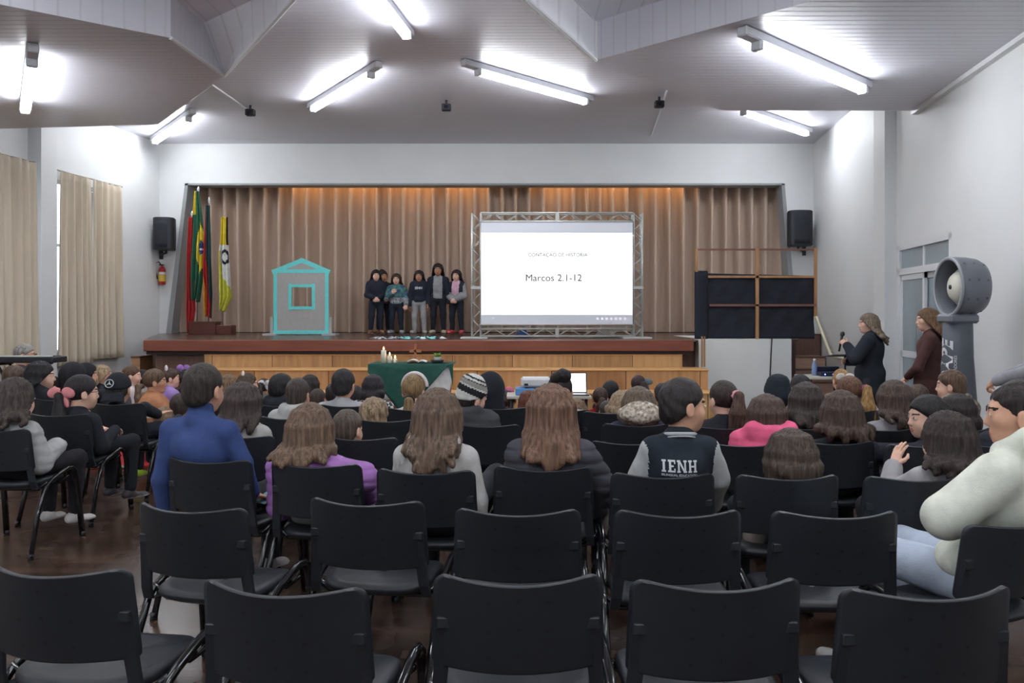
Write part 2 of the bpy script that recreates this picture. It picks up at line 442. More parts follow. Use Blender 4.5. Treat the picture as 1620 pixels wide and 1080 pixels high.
# ------------------------------------------------------------------ glazed door on the right
t = MB()
def dbar(mb, ya, yb, za, zb, o0=.0, o1=.10):
    mb.prism([(wallR(ya)+o0, ya), (wallR(yb)+o0, yb), (wallR(yb)+o1, yb), (wallR(ya)+o1, ya)], za, zb)
y0, y1 = DOOR[0], DOOR[1]
mb = MB()
dbar(mb, y0, y0+.07, 0, 2.44); dbar(mb, y1-.07, y1, 0, 2.44); dbar(mb, y0, y1, 2.37, 2.44); dbar(mb, y0, y1, 2.05, 2.13)
dbar(mb, y0, y1, 0, .06, .02, .08)
dm = struct('door_1', mb, M_frame)
def leaf(name, ya, yb, off):
    mb = MB()
    dbar(mb, ya, ya+.06, .06, 2.05, off, off+.035); dbar(mb, yb-.06, yb, .06, 2.05, off, off+.035)
    dbar(mb, ya, yb, 1.0, 1.08, off, off+.035); dbar(mb, ya, yb, .06, .16, off, off+.035); dbar(mb, ya, yb, 1.98, 2.05, off, off+.035)
    o = mb.obj('door_leaf', M_frame, dm)
    g = MB(); dbar(g, ya+.03, yb-.03, .1, 2.02, off+.012, off+.02)
    g.obj('pane', M_dpane, o)
    return o
M_dpane = mat('frosted_pane', (150, 164, 170), 0.12, spec=.6, noise=.06, nscale=1.2)
ym = (y0+y1)/2
l1 = leaf('door_leaf', y0+.07, ym+.06, .055); l2 = leaf('door_leaf', ym-.03, y1-.07, .015)
MB().tube([(wallR(ym)-.03, ym+.0, .95), (wallR(ym)-.05, ym+.0, 1.0), (wallR(ym)-.05, ym+.0, 1.5), (wallR(ym)-.03, ym, 1.55)], .012, 8).obj('handle', mat('steel', (190, 192, 196), .3, .8), l2)
g = MB(); dbar(g, y0+.05, y1-.05, 2.1, 2.4, .03, .038); g.obj('transom_pane', M_dpane, dm)
g = MB(); dbar(g, ym-.02, ym+.02, 2.1, 2.4, .015, .06); g.obj('mullion', M_frame, dm)
# corridor wall behind the door
mb = MB(); mb.prism([(wallR(y0-.1)+.12, y0-.1), (wallR(y1+.1)+.12, y1+.1), (wallR(y1+.1)+.17, y1+.1), (wallR(y0-.1)+.17, y0-.1)], 0, 2.6)
struct('wall_corridor', mb, M_wall)
# red pipe
t = thing('pipe', 'thin red fire pipe running up the right wall', 'pipe', (wallR(10.82)-.05, 10.82, 0))
MB().tube([(0, 0, 1.15), (0, 0, ZC-.02)], .018, 10).obj('tube', mat('red_paint', (176, 52, 52), .45), t)
for z in (1.2, 1.75, 2.35, 2.9, 3.5, 4.1):
    MB().box(-.025, .038, -.025, .025, z, z+.04).obj('clamp', mat('red_paint', (176, 52, 52), .45), t)
# ------------------------------------------------------------------ stage
ZS = 1.2
def panel_mat(name, c1, c2, w, seed=0.0):
    m = bpy.data.materials.new(name); m.use_nodes = True
    nt = m.node_tree; N = nt.nodes; L = nt.links; b = N['Principled BSDF']
    tc = N.new('ShaderNodeTexCoord'); mp = N.new('ShaderNodeMapping'); mp.inputs['Location'].default_value = (seed, 0, 0)
    L.new(tc.outputs['Object'], mp.inputs['Vector'])
    sx = N.new('ShaderNodeSeparateXYZ'); L.new(mp.outputs['Vector'], sx.inputs[0])
    dv = N.new('ShaderNodeMath'); dv.operation = 'DIVIDE'; dv.inputs[1].default_value = w; L.new(sx.outputs[0], dv.inputs[0])
    fl = N.new('ShaderNodeMath'); fl.operation = 'FLOOR'; L.new(dv.outputs[0], fl.inputs[0])
    wn = N.new('ShaderNodeTexWhiteNoise'); wn.noise_dimensions = '1D'; L.new(fl.outputs[0], wn.inputs['W'])
    mp2 = N.new('ShaderNodeMapping'); mp2.inputs['Scale'].default_value = (9, 1, .7); L.new(tc.outputs['Object'], mp2.inputs['Vector'])
    nz = N.new('ShaderNodeTexNoise'); nz.inputs['Scale'].default_value = 2.0; nz.inputs['Detail'].default_value = 6; nz.inputs['Distortion'].default_value = .6
    L.new(mp2.outputs['Vector'], nz.inputs['Vector'])
    ad = N.new('ShaderNodeMath'); ad.operation = 'MULTIPLY_ADD'; ad.inputs[1].default_value = .55
    L.new(wn.outputs['Value'], ad.inputs[0]); L.new(nz.outputs['Fac'], ad.inputs[2])
    cr = N.new('ShaderNodeValToRGB'); cr.color_ramp.elements[0].position = .35; cr.color_ramp.elements[1].position = 1.0
    cr.color_ramp.elements[0].color = (*lin(c1), 1); cr.color_ramp.elements[1].color = (*lin(c2), 1)
    L.new(ad.outputs[0], cr.inputs['Fac'])
    fr = N.new('ShaderNodeMath'); fr.operation = 'FRACT'; L.new(dv.outputs[0], fr.inputs[0])
    gt = N.new('ShaderNodeMath'); gt.operation = 'LESS_THAN'; gt.inputs[1].default_value = .012; L.new(fr.outputs[0], gt.inputs[0])
    mx = N.new('ShaderNodeMix'); mx.data_type = 'RGBA'; mx.inputs[7].default_value = (*lin((90, 58, 34)), 1)
    L.new(gt.outputs[0], mx.inputs[0]); L.new(cr.outputs['Color'], mx.inputs[6]); L.new(mx.outputs[2], b.inputs['Base Color'])
    b.inputs['Roughness'].default_value = .42
    return m
M_lip = mat('reddish_wood', (126, 72, 56), .35, noise=.2, nscale=3, stretch=(.6, 6, 6))
M_stfl = mat('dark_stage_boards', (74, 54, 46), .25, noise=.25, nscale=3, stretch=(.6, 8, 1))
M_dslat = board_mat('dark_brown_slats', (98, 72, 62), 'X', .07, .5)
M_pan1 = panel_mat('veneer_panels', (150, 108, 68), (200, 158, 108), .80)
M_pan2 = panel_mat('veneer_panels_below', (144, 100, 62), (192, 148, 100), .95, 3.3)
dl = 10.5
xl, xr = W(228, dl), W(1097, dl)
st = thing('stage', 'raised wooden stage with brown lip and tan panelled stepped front', 'stage', (0, 0, 0))
back = 16.15
MB().prism([(xl+.12, dl+.1), (xr-.12, dl+.1), (2.62, 10.96), (2.62, 13.0), (wallR(13.2)-.76, 13.02), (wallR(13.2)-.76, 14.2), (wallR(14.3)-.04, 14.2), (wallR(fw)-.03, fw), (6.28, fw+.26), (6.3, back), (-7.4, back), (-7.4, fw+.26), (wallL(14.7)+.02, fw), (xl-.6, 12.0)], 0, ZS-.02).obj('platform', M_dslat, st)
MB().prism([(xl, dl), (xr, dl), (W(1110, 10.9), 10.9), (W(1262, 10.9), 10.9), (W(1262, 13.0), 13.0), (wallR(13.2)-.75, 13.0), (wallR(13.2)-.75, 14.2), (wallR(14.3)-.02, 14.2), (wallR(fw)-.02, fw), (6.28, fw+.26), (6.28, back), (-7.38, back), (-7.38, fw+.26), (wallL(14.7)+.02, fw), (xl-.62, 12.0)], ZS-.02, ZS).obj('stage_floor', M_stfl, st)
MB().box(xl, xr, dl-.03, dl+.06, ZS-.145, ZS+.002, bev=.008).obj('lip', M_lip, st)
MB().box(xl+.02, xr-.02, dl+.02, dl+.09, ZS-.19, ZS-.145).obj('under_lip_rail', mat('dark_rail', (48, 36, 34), .6), st)  # dark strip set back under the lip
MB().box(W(322, 10.5), W(1080, 10.5), dl+.03, dl+.1, .70, ZS-.19).obj('upper_panel_row', M_pan1, st)
MB().box(W(322, 10.5), W(1080, 10.5), dl+.02, dl+.05, ZS-.2, ZS-.185).obj('moulding', mat('pale_wood', (206, 160, 104), .5), st)
zs1, zs2 = Z(584, 10.1), Z(621, 9.7)
MB().box(W(318, 10.1), W(1120, 10.1), 10.1, dl+.06, 0, zs1-.02).obj('step_front', M_pan2, st)
MB().box(W(318, 10.1)-.01, W(1120, 10.1)+.01, 10.085, dl+.06, zs1-.02, zs1, bev=.005).obj('step_tread', mat('pale_wood', (206, 160, 104), .5), st)
MB().box(W(330, 9.7), W(1172, 9.7), 9.7, 10.12, 0, zs2-.02).obj('step_front', M_pan1, st)
MB().box(W(330, 9.7)-.01, W(1172, 9.7)+.01, 9.685, 10.12, zs2-.02, zs2, bev=.005).obj('step_tread', mat('pale_wood', (206, 160, 104), .5), st)
# white block at the right of the stage
t = thing('wall_block', 'white painted wall block beside the right end of the stage', 'wall block', (0, 0, 0))
x0, x1, xm = W(1117, 10.8), W(1262, 10.8), W(1220, 10.8)
M_blk = mat('white_block_paint', (236, 238, 236), .6, noise=.03, nscale=2)
MB().prism([(x0, 10.8), (xm, 10.8), (x1-.05, 10.9), (x1, 11.1), (x1, 12.95), (x0, 12.95)], 0, ZS+.003).obj('body', M_blk, t)
MB().box(x0-.14, x0-.005, 10.62, 10.9, .45, ZS+.003).obj('end_pier', M_blk, t)
o = MB().tube([(W(1222, 10.75), 10.77, ZS+.02), (W(1222, 10.75)-.01, 10.775, ZS-.2), (W(1219, 10.75), 10.77, ZS-.5), (W(1216, 10.75), 10.775, .4), (W(1216, 10.7), 10.7, .012), (W(1250, 10.3), 10.3, .012)], .009, 6).obj('cable', mat('black_rubber', (40, 40, 42), .6))
tag(o, 'black cable hanging down the white block right of the stage', 'cable')
# stairs
def stairs(label, steps, m1, m2):
    t = thing('stairs', label, 'stairs')
    for (xa, xb, ya, yb, z) in steps:
        MB().box(xa, xb, ya, yb, 0, z-.03).obj('riser', m1, t)
        MB().box(xa-.01, xb+.01, ya-.015, yb, z-.03, z, bev=.006).obj('tread', m2, t)
M_ris = mat('tan_riser', (176, 138, 102), .5, noise=.12, nscale=4, stretch=(1, 1, 6))
M_tre = mat('brown_tread', (112, 84, 70), .4, noise=.15, nscale=5)
stairs('small wooden stairs at the left end of the stage', [(-5.72, -5.50, 11.15, 12.0, .36), (-5.51, -5.36, 11.15, 12.0, .66), (-5.37, -5.25, 11.15, 12.0, .96)], M_ris, M_tre)
stairs('brown wooden stairs by the right wall under the handrail', [(4.72, wallR(13.1+.27*k)-.04, 13.02+.28*k, 14.2, .22+.2*k) for k in range(4)], mat('brown_riser', (182, 152, 134), .5, noise=.15, nscale=3, stretch=(1, 1, 5)), M_tre)
t = thing('handrail', 'cream handrail sloping down the right wall beside the stairs', 'handrail')
pa = Vector((wallR(14.55)-.09, 14.55, Z(484, 14.55))); pb = Vector((wallR(13.3)-.09, 13.3, Z(560, 13.3)))
MB().tube([pa+Vector((.08, .0, -.03)), pa, pa.lerp(pb, .5), pb, pb+Vector((.0, -.12, -.04)), pb+Vector((.02, -.4, -.045)), pb+Vector((.07, -.42, -.05))], .024, 10).obj('rail', mat('cream_paint', (222, 216, 186), .4), t)
for f in (.1, .9):
    p = pa.lerp(pb, f); MB().tube([p, p+Vector((.085+.0, 0, -.06))], .01, 6).obj('bracket', mat('cream_paint', (222, 216, 186), .4), t)

# ------------------------------------------------------------------ stage curtain
M_scur = mat('brown_stage_curtain', (194, 173, 156), .85, spec=.15, noise=.06, nscale=3, stretch=(1, 1, .15), bump=.1, bscale=150)
t = thing('stage_curtain', 'tall pleated brown curtain closing the back of the stage', 'curtain')
def pleat(u, v):
    x = -7.25+13.45*u
    ph = u*50*2*PI
    s = math.sin(ph+.5*math.sin(u*37)); q = math.tanh(2.4*s)
    y = 15.35 - .15*q*(1-.25*(1-v)) + .015*math.sin(u*91+v*2)
    return (x+.03*math.cos(ph)*(1-v*.4)+.012*math.sin(v*2.1+u*60), y, ZS+.012+(4.55-ZS)*v)
MB().grid(pleat, 620, 10).obj('cloth', M_scur, t)
MB().box(-7.3, 6.25, 15.30, 15.48, 4.56, 4.62).obj('track', mat('grey_track', (120, 120, 120), .5), t)
# warm lamps fixed behind the header, shining down on the curtain
M_wl = mat('stage_lamp_glow', (255, 205, 140), .5, emit=(255, 198, 132), estr=SPOT)
t0 = None
for i, x in enumerate((-3.9, -2.9, -1.9, -.9, .9, 1.9, 2.9)):
    lab = 'shaded stage lamp fixed behind the white header'
    if t0 is None:
        t0 = thing('stage_lamp', lab, 'lamp', (x, 15.13, 4.2), 0, 'stage lamps behind the header')
        MB().box(-.42, .42, -.06, .03, .03, .09).obj('housing', M_house, t0)
        MB().tube([(-.4, 0, .0), (.4, 0, .0)], .022, 10).obj('tube', M_wl, t0)
        MB().box(-.43, .43, -.07, -.055, -.07, .09).obj('shade', M_house, t0)
    else: dup(t0, (x, 15.13, 4.2), 0, lab)

# ------------------------------------------------------------------ wall speakers, fire extinguisher
def speaker(px0, px1, py0, py1, sgn, label, d=14.45):
    x0, x1 = W(px0, d), W(px1, d); z0, z1 = Z(py1, d), Z(py0, d); w = x1-x0; h = z1-z0; xc = (x0+x1)/2
    t = thing('speaker', label, 'speaker', (xc, d, z0))
    M = mat('black_plastic', (36, 39, 46), .55)
    def fn(u, v): return None
    n = 12; out = []
    for k in range(n+1):
        a = PI*k/n; out.append((w/2*math.cos(a), .03+(-.16)*math.sin(a)**.6))
    poly = out + [(-w/2+.06, .24), (w/2-.06, .24)]
    mb = MB(); mb.prism(poly[::-1], 0.0, h)
    o = mb.obj('cabinet', M, t)
    bv = o.modifiers.new('round', 'BEVEL'); bv.width = .02; bv.segments = 2; bv.limit_method = 'ANGLE'
    g = MB().grid(lambda u, v: ((w/2-.03)*math.cos(PI*(1-u)), .022-.165*math.sin(PI*u)**.6, .04+(h-.10)*v), 16, 6, thick=.004)
    g.obj('grille', mat('speaker_grille', (30, 34, 44), .7, bump=.6, nscale=300), t)
    MB().tube([(0, .1, .0), (0, .1, -.05), (sgn*.14, .2, -.07), (sgn*.19, .325, -.07)], .022, 8).obj('arm', M, t)
    MB().box(sgn*.19-.03, sgn*.19+.03, .31, .342, -.15, .10).obj('wall_plate', M, t)
    return t
speaker(243, 275, 344, 395, -1, 'black wall speaker left of the stage opening above the extinguisher')
speaker(1247, 1285, 333, 389, 1, 'black wall speaker right of the stage opening')
d = 14.72
xc = W(256.5, d)
t = thing('fire_extinguisher', 'red fire extinguisher with yellow label on the left front wall', 'extinguisher', (xc, d, Z(450, d)))
h = Z(420, d)-Z(450, d)
M_red = mat('red_enamel', (178, 40, 40), .35)
MB().lathe((0, 0, 0), [(0, 0), (.055, 0), (.062, .015), (.062, h*.78), (.045, h*.90), (.02, h*.95), (.02, h), (0, h)], 20).obj('cylinder', M_red, t)
MB().lathe((0, 0, 0), [(.063, h*.16), (.0635, h*.5)], 20).obj('label_band', mat('yellow_label', (222, 190, 70), .5), t)
MB().lathe((0, 0, 0), [(.063, h*.52), (.0635, h*.66)], 20).obj('label_band', mat('white_label', (220, 216, 206), .5), t)
MB().box(-.05, .03, -.012, .012, h, h+.025).obj('handle', mat('black_plastic', (36, 39, 46), .55), t)
MB().tube([(0, -.02, h), (-.05, -.03, h+.07), (-.11, -.02, h+.05), (-.12, -.01, h-.06), (-.08, -.02, h*.3)], .010, 6).obj('hose', mat('black_rubber', (40, 40, 42), .6), t)
MB().box(-.02, .02, .05, .075, h*.6, h*.9).obj('hook', mat('steel', (190, 192, 196), .3, .8), t)

# ------------------------------------------------------------------ flags in their stand
fd = 14.15
t = thing('flag_stand', 'dark wooden two-tier flag stand at the left of the stage', 'stand', (0, fd, ZS))
M_dk = mat('mahogany', (92, 50, 42), .4, noise=.2, nscale=4, stretch=(1, 1, 6))
a, b, c = W(303, fd), W(345, fd), W(370, fd)
MB().box(a, b, -.14, .14, 0, .22, bev=.008).obj('tall_box', M_dk, t)
MB().box(b, c, -.12, .12, 0, .16, bev=.008).obj('low_box', M_dk, t)
MB().box(a-.01, b+.01, -.15, .15, .20, .225).obj('top', M_dk, t)
def flag(label, pole, flagpts, seed, mats, matfn, finial=True, polecol=(150, 140, 130), d=fd):
    """pole: (px,py) top,(px,py) bottom ; flagpts: rows (py, px_left, px_right)"""
    (ax, ay), (bx, by) = pole
    t = thing('flag', label, 'flag', (0, d, 0), 0, None)
    MB().tube([(W(ax, d), 0, Z(ay, d)), (W(bx, d), 0, Z(by, d))], .013, 8).obj('pole', mat('flag_pole_%d' % polecol[0], polecol, .35, .3), t)
    if finial:
        MB().lathe((W(ax, d), 0, Z(ay, d)), [(0, .10), (.012, .08), (.028, .04), (.014, .0), (.02, -.02), (0, -.03)], 12).obj('finial', mat('steel', (190, 192, 196), .3, .8), t)
    rnd = random.Random(seed); p1, p2 = rnd.uniform(0, 6), rnd.uniform(0, 6)
    nu, nv = 44, 110; mb = MB(); V = []; F = []; MI = []
    ys = [r[0] for r in flagpts]
    for j in range(nv+1):
        v = j/nv; py = ys[0]+(ys[-1]-ys[0])*v
        xl_ = np.interp(py, ys, [r[1] for r in flagpts]); xr_ = np.interp(py, ys, [r[2] for r in flagpts])
        for i in range(nu+1):
            u = i/nu
            fold = .06*math.sin(u*3.2*2*PI+p1+v*1.5)*(.25+.75*v) + .015*math.sin(u*29+p2)
            z = Z(py, d) - (.05*u*(v > .85)*(v-.85)/.15)*math.sin(u*9)
            V.append((W(xl_+(xr_-xl_)*u, d), -.05+fold, z))
    w = nu+1
    for j in range(nv):
        for i in range(nu):
            F.append((j*w+i, (j+1)*w+i, (j+1)*w+i+1, j*w+i+1)); MI.append(matfn((i+.5)/nu, (j+.5)/nv))
    for f, k in zip(F, MI): pass
    me = bpy.data.meshes.new('cloth'); me.from_pydata(V, [], F)
    for m in mats: me.materials.append(m)
    me.polygons.foreach_set('material_index', MI); me.polygons.foreach_set('use_smooth', [True]*len(F)); me.update()
    o = link(me, 'cloth', t)
    so = o.modifiers.new('thickness', 'SOLIDIFY'); so.thickness = .004; so.offset = 0
    return t
G, Y, BL, R_, WH, BK = fabric((46, 104, 78)), fabric((232, 204, 40)), fabric((48, 70, 140)), fabric((196, 40, 44)), fabric((226, 226, 222)), fabric((44, 46, 50))
DG = fabric((44, 74, 76)); OR = fabric((230, 160, 40)); LY = fabric((216, 214, 66))
flag('red flag hanging at the far left of the flag stand', ((304, 342), (302, 526)), [(344, 300, 307), (400, 297, 306), (450, 297, 308), (490, 296, 310), (526, 299, 304)], 1, [R_], lambda u, v: 0, True)
def f2(u, v):
    if v < .26: return 1 if u < .32 and v < .22 else 0
    cu, cv = .80, .52
    du, dv = abs(u-cu)/.42, abs(v-cv)/.26
    if (u-cu)**2/.03+(v-cv)**2/.005 < 1: return 3 if abs(v-cv-.02*u) < .008 else 2
    return 1 if du+dv < 1 else 0
flag('green and yellow flag with a blue disc, tallest on the stand', ((314, 303), (312, 508)), [(303, 310, 316), (340, 307, 321), (380, 304, 324), (420, 302, 323), (440, 302, 322), (474, 305, 316)], 2, [G, Y, BL, WH], f2)
def f3(u, v):
    s = u*.9+ (v-.5)*-.75
    return 0 if s > .42 else (1 if s > -.02 else 2)
flag('flag in dark green, red and yellow bands, second tallest', ((331, 320), (330, 510)), [(325, 327, 333), (380, 324, 335), (420, 323, 336), (465, 324, 338), (500, 326, 336)], 3, [DG, R_, OR], f3)
def f4(u, v):
    if .34 < v < .52 and abs(((u-.62)/.30)**2+((v-.43)/.07)**2-1) < .42: return 2
    if v < .30: return 2 if u > .82 else 0
    if v < .50: return 0 if u < .18 and v > .36 else 1
    return 1 if u > .55*(v-.30)*2 and v < .78 - .2*(1-u) else 3
flag('short yellow and white flag on the right of the stand', ((356, 344), (352, 515)), [(344, 351, 362), (380, 350, 362), (400, 347, 364), (450, 348, 367), (470, 349, 368), (490, 350, 356)], 4, [Y, WH, BK, LY], f4, False)

# ------------------------------------------------------------------ cardboard house prop
hd = 13.3
t = thing('house_prop', 'grey cardboard house front edged in turquoise tape with a window hole', 'stage prop', (0, hd, ZS))
def hx(px): return W(px, hd)
def hz(py): return Z(py, hd)-ZS+.0
xl_, xr_, xc_ = hx(433), hx(520), hx(478)
zb_, ze_, zt_ = .02, hz(429), hz(409)
wx0, wx1, wz0, wz1 = hx(459), hx(496), hz(487), hz(452)
M_gb = mat('grey_board', (166, 164, 160), .7, noise=.05)
M_tq = mat('turquoise_tape', (104, 212, 210), .5, noise=.05)
mb = MB()
V = [(xl_, zb_), (xr_, zb_), (xr_, ze_), (xc_, zt_), (xl_, ze_), (wx0, wz0), (wx1, wz0), (wx1, wz1), (wx0, wz1)]
for y in (-.008, .008): mb.v += [(p[0], y, p[1]) for p in V]
for f in [(0, 1, 6, 5), (1, 2, 7, 6), (2, 4, 8, 7), (4, 0, 5, 8), (4, 2, 3)]:
    mb.f.append(f); mb.f.append(tuple(9+i for i in reversed(f)))
for a, b in ((0, 1), (1, 2), (2, 3), (3, 4), (4, 0), (6, 5), (7, 6), (8, 7), (5, 8)):
    mb.f.append((b, a, 9+a, 9+b))
mb.mi = [0]*len(mb.f); mb.sm = [False]*len(mb.f)
mb.obj('board', M_gb, t)
_tk = [0]
def tape(p, q, w=.06):
    _tk[0] += 1; ty = .0105+.0006*_tk[0]
    p = Vector((p[0], 0, p[1])); q = Vector((q[0], 0, q[1])); dd = (q-p).normalized(); n = Vector((-dd.z, 0, dd.x))*w/2
    mb = MB(); V = []
    p -= dd*w*.3; q += dd*w*.3
    for y in (-ty, ty): V += [p-n+Vector((0, y, 0)), q-n+Vector((0, y, 0)), q+n+Vector((0, y, 0)), p+n+Vector((0, y, 0))]
    mb.add(V, [(0, 1, 2, 3), (7, 6, 5, 4), (0, 4, 5, 1), (1, 5, 6, 2), (2, 6, 7, 3), (3, 7, 4, 0)])
    mb.obj('tape_edge', M_tq, t)
e = .03
tape((xl_+e, zb_+.02), (xl_+e, ze_)); tape((xr_-e, zb_+.02), (xr_-e, ze_)); tape((xl_, zb_+e), (xr_, zb_+e)); tape((xl_, ze_), (xr_, ze_))
tape((xl_, ze_-.01), (xc_, zt_-.03), .075); tape((xr_, ze_-.01), (xc_, zt_-.03), .075)
tape((wx0, wz0-.02), (wx0, wz1+.02), .05); tape((wx1, wz0-.02), (wx1, wz1+.02), .05); tape((wx0, wz0), (wx1, wz0), .05); tape((wx0, wz1), (wx1, wz1), .05)
for x in (xl_-.03, xr_+.03):
    MB().box(x-.025, x+.025, -.025, .025, .03, .31).obj('support_post', M_gb, t)
    MB().box(x-.11, x+.11, -.16, .16, 0, .03).obj('foot', mat('grey_foot', (176, 180, 184), .5), t)

# ------------------------------------------------------------------ truss and projection screen
td = 11.4
t = thing('truss_frame', 'silver box truss frame holding the projection screen on stage', 'truss', (0, td, ZS))
M_al = mat('aluminium_truss', (186, 188, 184), .35, .35)
def tx(px): return W(px, td)
def tz(py): return Z(py, td)-ZS
XL0, XL1, XR0, XR1 = tx(746.5), tx(760.5), tx(1002.5), tx(1016)
ZT0, ZT1, ZB0, ZB1 = tz(337), tz(350), tz(520), tz(534)
dy = .16
def ladder(name, a0, a1, b0, b1, n, vertical):
    """box truss between chords a,b: four chords plus zigzag lacing"""
    mb = MB(); r = .014
    if vertical:
        for x in (a0, a1):
            for y in (0, dy): mb.tube([(x, y, b0), (x, y, b1)], r, 8)
        pts = []
        for k in range(n+1):
            z = b0+(b1-b0)*k/n
            pts.append((a0 if k % 2 == 0 else a1, z))
        for y in (0, dy):
            for p, q in zip(pts[:-1], pts[1:]): mb.tube([(p[0], y, p[1]), (q[0], y, q[1])], .006, 6)
        for k in range(0, n+1):
            z = b0+(b1-b0)*k/n
            for x in (a0, a1): mb.tube([(x, 0, z), (x, dy, min(b1, z+(b1-b0)/n))], .005, 6)
        zm = tz(455)
        mb.box(a0-.012, a1+.012, -.016, dy+.016, zm-.02, zm+.02)
    else:
        for z in (b0, b1):
            for y in (0, dy): mb.tube([(a0, y, z), (a1, y, z)], r, 8)
        pts = [(a0+(a1-a0)*k/n, b0 if k % 2 == 0 else b1) for k in range(n+1)]
        for y in (0, dy):
            for p, q in zip(pts[:-1], pts[1:]): mb.tube([(p[0], y, p[1]), (q[0], y, q[1])], .006, 6)
        xm = (a0+a1)/2
        mb.box(xm-.025, xm+.025, -.016, dy+.016, b0-.012, b1+.012)
    mb.obj(name, M_al, t)
ladder('upright', XL0, XL1, .02, ZT0, 14, True)
ladder('upright', XR0, XR1, .02, ZT0, 14, True)
ladder('top_beam', XL1, XR0, ZT1, ZT0, 12, False)
ladder('bottom_beam', XL1, XR0, ZB1+.02, ZB0, 12, False)
MB().box(tx(729), tx(771), -.10, dy+.16, 0, .018).obj('base_plate', mat('white_plate', (206, 208, 204), .5), t)
MB().box(tx(985), tx(1030), -.10, dy+.16, 0, .018).obj('base_plate', mat('white_plate', (206, 208, 204), .5), t)
# screen
s = thing('projection_screen', 'bright white projection screen showing a slide of text', 'screen', (0, td-.03, ZS))
M_sc = mat('screen_cloth', (236, 240, 248), .7)
M_lit = mat('screen_lit_slide', (250, 250, 250), .7, emit=(255, 255, 253), estr=.50)
sx0, sx1 = tx(761), tx(1000.5)
MB().box(sx0, sx1, 0, .012, tz(513), tz(351)).obj('screen_cloth', M_sc, s)
MB().tube([(sx0-.02, .006, tz(351)), (sx1+.02, .006, tz(351))], .012, 8).obj('top_bar', M_al, s)
MB().tube([(sx0-.02, .006, tz(513.5)), (sx1+.02, .006, tz(513.5))], .010, 8).obj('bottom_bar', M_al, s)
MB().box(sx0+.004, sx1-.004, -.004, 0, tz(498), tz(369)).obj('slide', M_lit, s)
M_tx1 = mat('slide_green_text', (58, 84, 50), .7, emit=(120, 150, 110), estr=.05)
M_tx2 = mat('slide_grey_text', (60, 60, 64), .7, emit=(120, 120, 124), estr=.05)
w_ = W(931, td)-W(836, td)
me = text_mesh('CONTAÇÃO DE HISTÓRIA:', .1, 'lettering', M_tx1)
def fit(me, width):
    xs = [v.co.x for v in me.vertices]; k = width/(max(xs)-min(xs)); c = (max(xs)+min(xs))/2
    for v in me.vertices: v.co.x = (v.co.x-c)*k; v.co.y *= k
fit(me, w_); link(me, 'lettering', s, (tx(883), -.006, tz(403.5)), (PI/2, 0, 0))
me = text_mesh('Marcos 2.1-12', .1, 'lettering', M_tx2); fit(me, W(920, td)-W(832, td))
link(me, 'lettering', s, (tx(876), -.006, tz(440)), (PI/2, 0, 0))
# leaf sprig and task bar icons on the slide
M_leaf = mat('slide_pink_leaf', (236, 214, 208), .7, emit=(240, 220, 214), estr=.35)
mb = MB()
for k in range(7):
    px, py = 997-k*2.2, 372+k*7
    for sgn in (-1, 1):
        ang = PI*(.5+sgn*.28); c0 = Vector((tx(px+sgn*3.2), -.0062, tz(py)))
        V = []
        for q in range(8):
            a = 2*PI*q/8; u = .028*math.cos(a); w2 = .008*math.sin(a)
            V.append(c0+Vector((u*math.cos(ang)-w2*math.sin(ang), 0, u*math.sin(ang)+w2*math.cos(ang))))
        mb.add(V, [tuple(range(8))])
mb.tube([(tx(999), -.006, tz(371)), (tx(990), -.006, tz(392)), (tx(982), -.006, tz(416))], .002, 5)
mb.obj('leaf_sprig', M_leaf, s)
mb = MB()
for k in range(7):
    x = tx(945+k*7.2); mb.disc((x, -.002, tz(504)), (0, -1, 0), .016, 10)
mb.disc((tx(780), -.002, tz(503)), (0, -1, 0), .012, 10)
mb.obj('taskbar_icons', mat('icon_white', (246, 248, 250), .6, emit=(250, 252, 255), estr=.45), s)
mb = MB(); mb.disc((tx(955), -.0065, tz(473)), (0, -1, 0), .012, 8); mb.obj('small_emblem', M_leaf, s)
# things lying behind the truss
o = MB().grid(lambda u, v: (tx(815)+.26*u-.02, .35+.3*v, .006+.12*math.sin(PI*u)*math.sin(PI*v)*(1+.3*math.sin(9*u+5*v))), 14, 12, thick=.004).obj('bag', fabric((52, 92, 150)), None, (0, td, ZS))
tag(o, 'blue bundle lying on the stage behind the truss', 'bag')
o = MB().grid(lambda u, v: (tx(945)+.42*u, .3+.25*v, .006+(.02+.13*math.sin(PI*min(1, u*1.3)))*math.sin(PI*v)), 14, 12, thick=.004).obj('cloth', fabric((168, 160, 150)), None, (0, td, ZS))
tag(o, 'pale grey crumpled cloth on the stage behind the truss', 'cloth')
# strip of turquoise and white paper pieces at the stage edge
rnd = random.Random(5); ed = 11.5
M_pp = [mat('turquoise_paper', (120, 206, 206), .6), mat('white_paper', (232, 234, 234), .6), mat('grey_paper', (150, 158, 164), .6)]
t = None
for k in range(26):
    px = 594+ (k*4.35); x = W(px+rnd.uniform(-2, 2), ed); y = ed-.25+rnd.uniform(-.12, .2)
    ms = M_pp[0] if 640 < px < 694 and rnd.random() < .75 else M_pp[1 if rnd.random() < .6 else 2]
    lab = {M_pp[0]: 'scraps of turquoise paper strewn on the stage edge before the children', M_pp[1]: 'white paper scraps strewn on the stage edge before the children', M_pp[2]: 'dull grey paper scraps strewn on the stage edge before the children'}[ms]
    q = rnd.uniform(.03, .055)
    o = MB().grid(lambda u, v: ((u-.5)*q*2, (v-.5)*q*2, .003+.03*abs(math.sin(3*u+k))*v), 4, 4, thick=.002).obj('paper_scrap', ms, None, (x, y, ZS))
    o.rotation_euler = (0, 0, rnd.uniform(0, 6))
    tag(o, lab, 'paper', ms.name.replace('_', ' ')+' scraps')

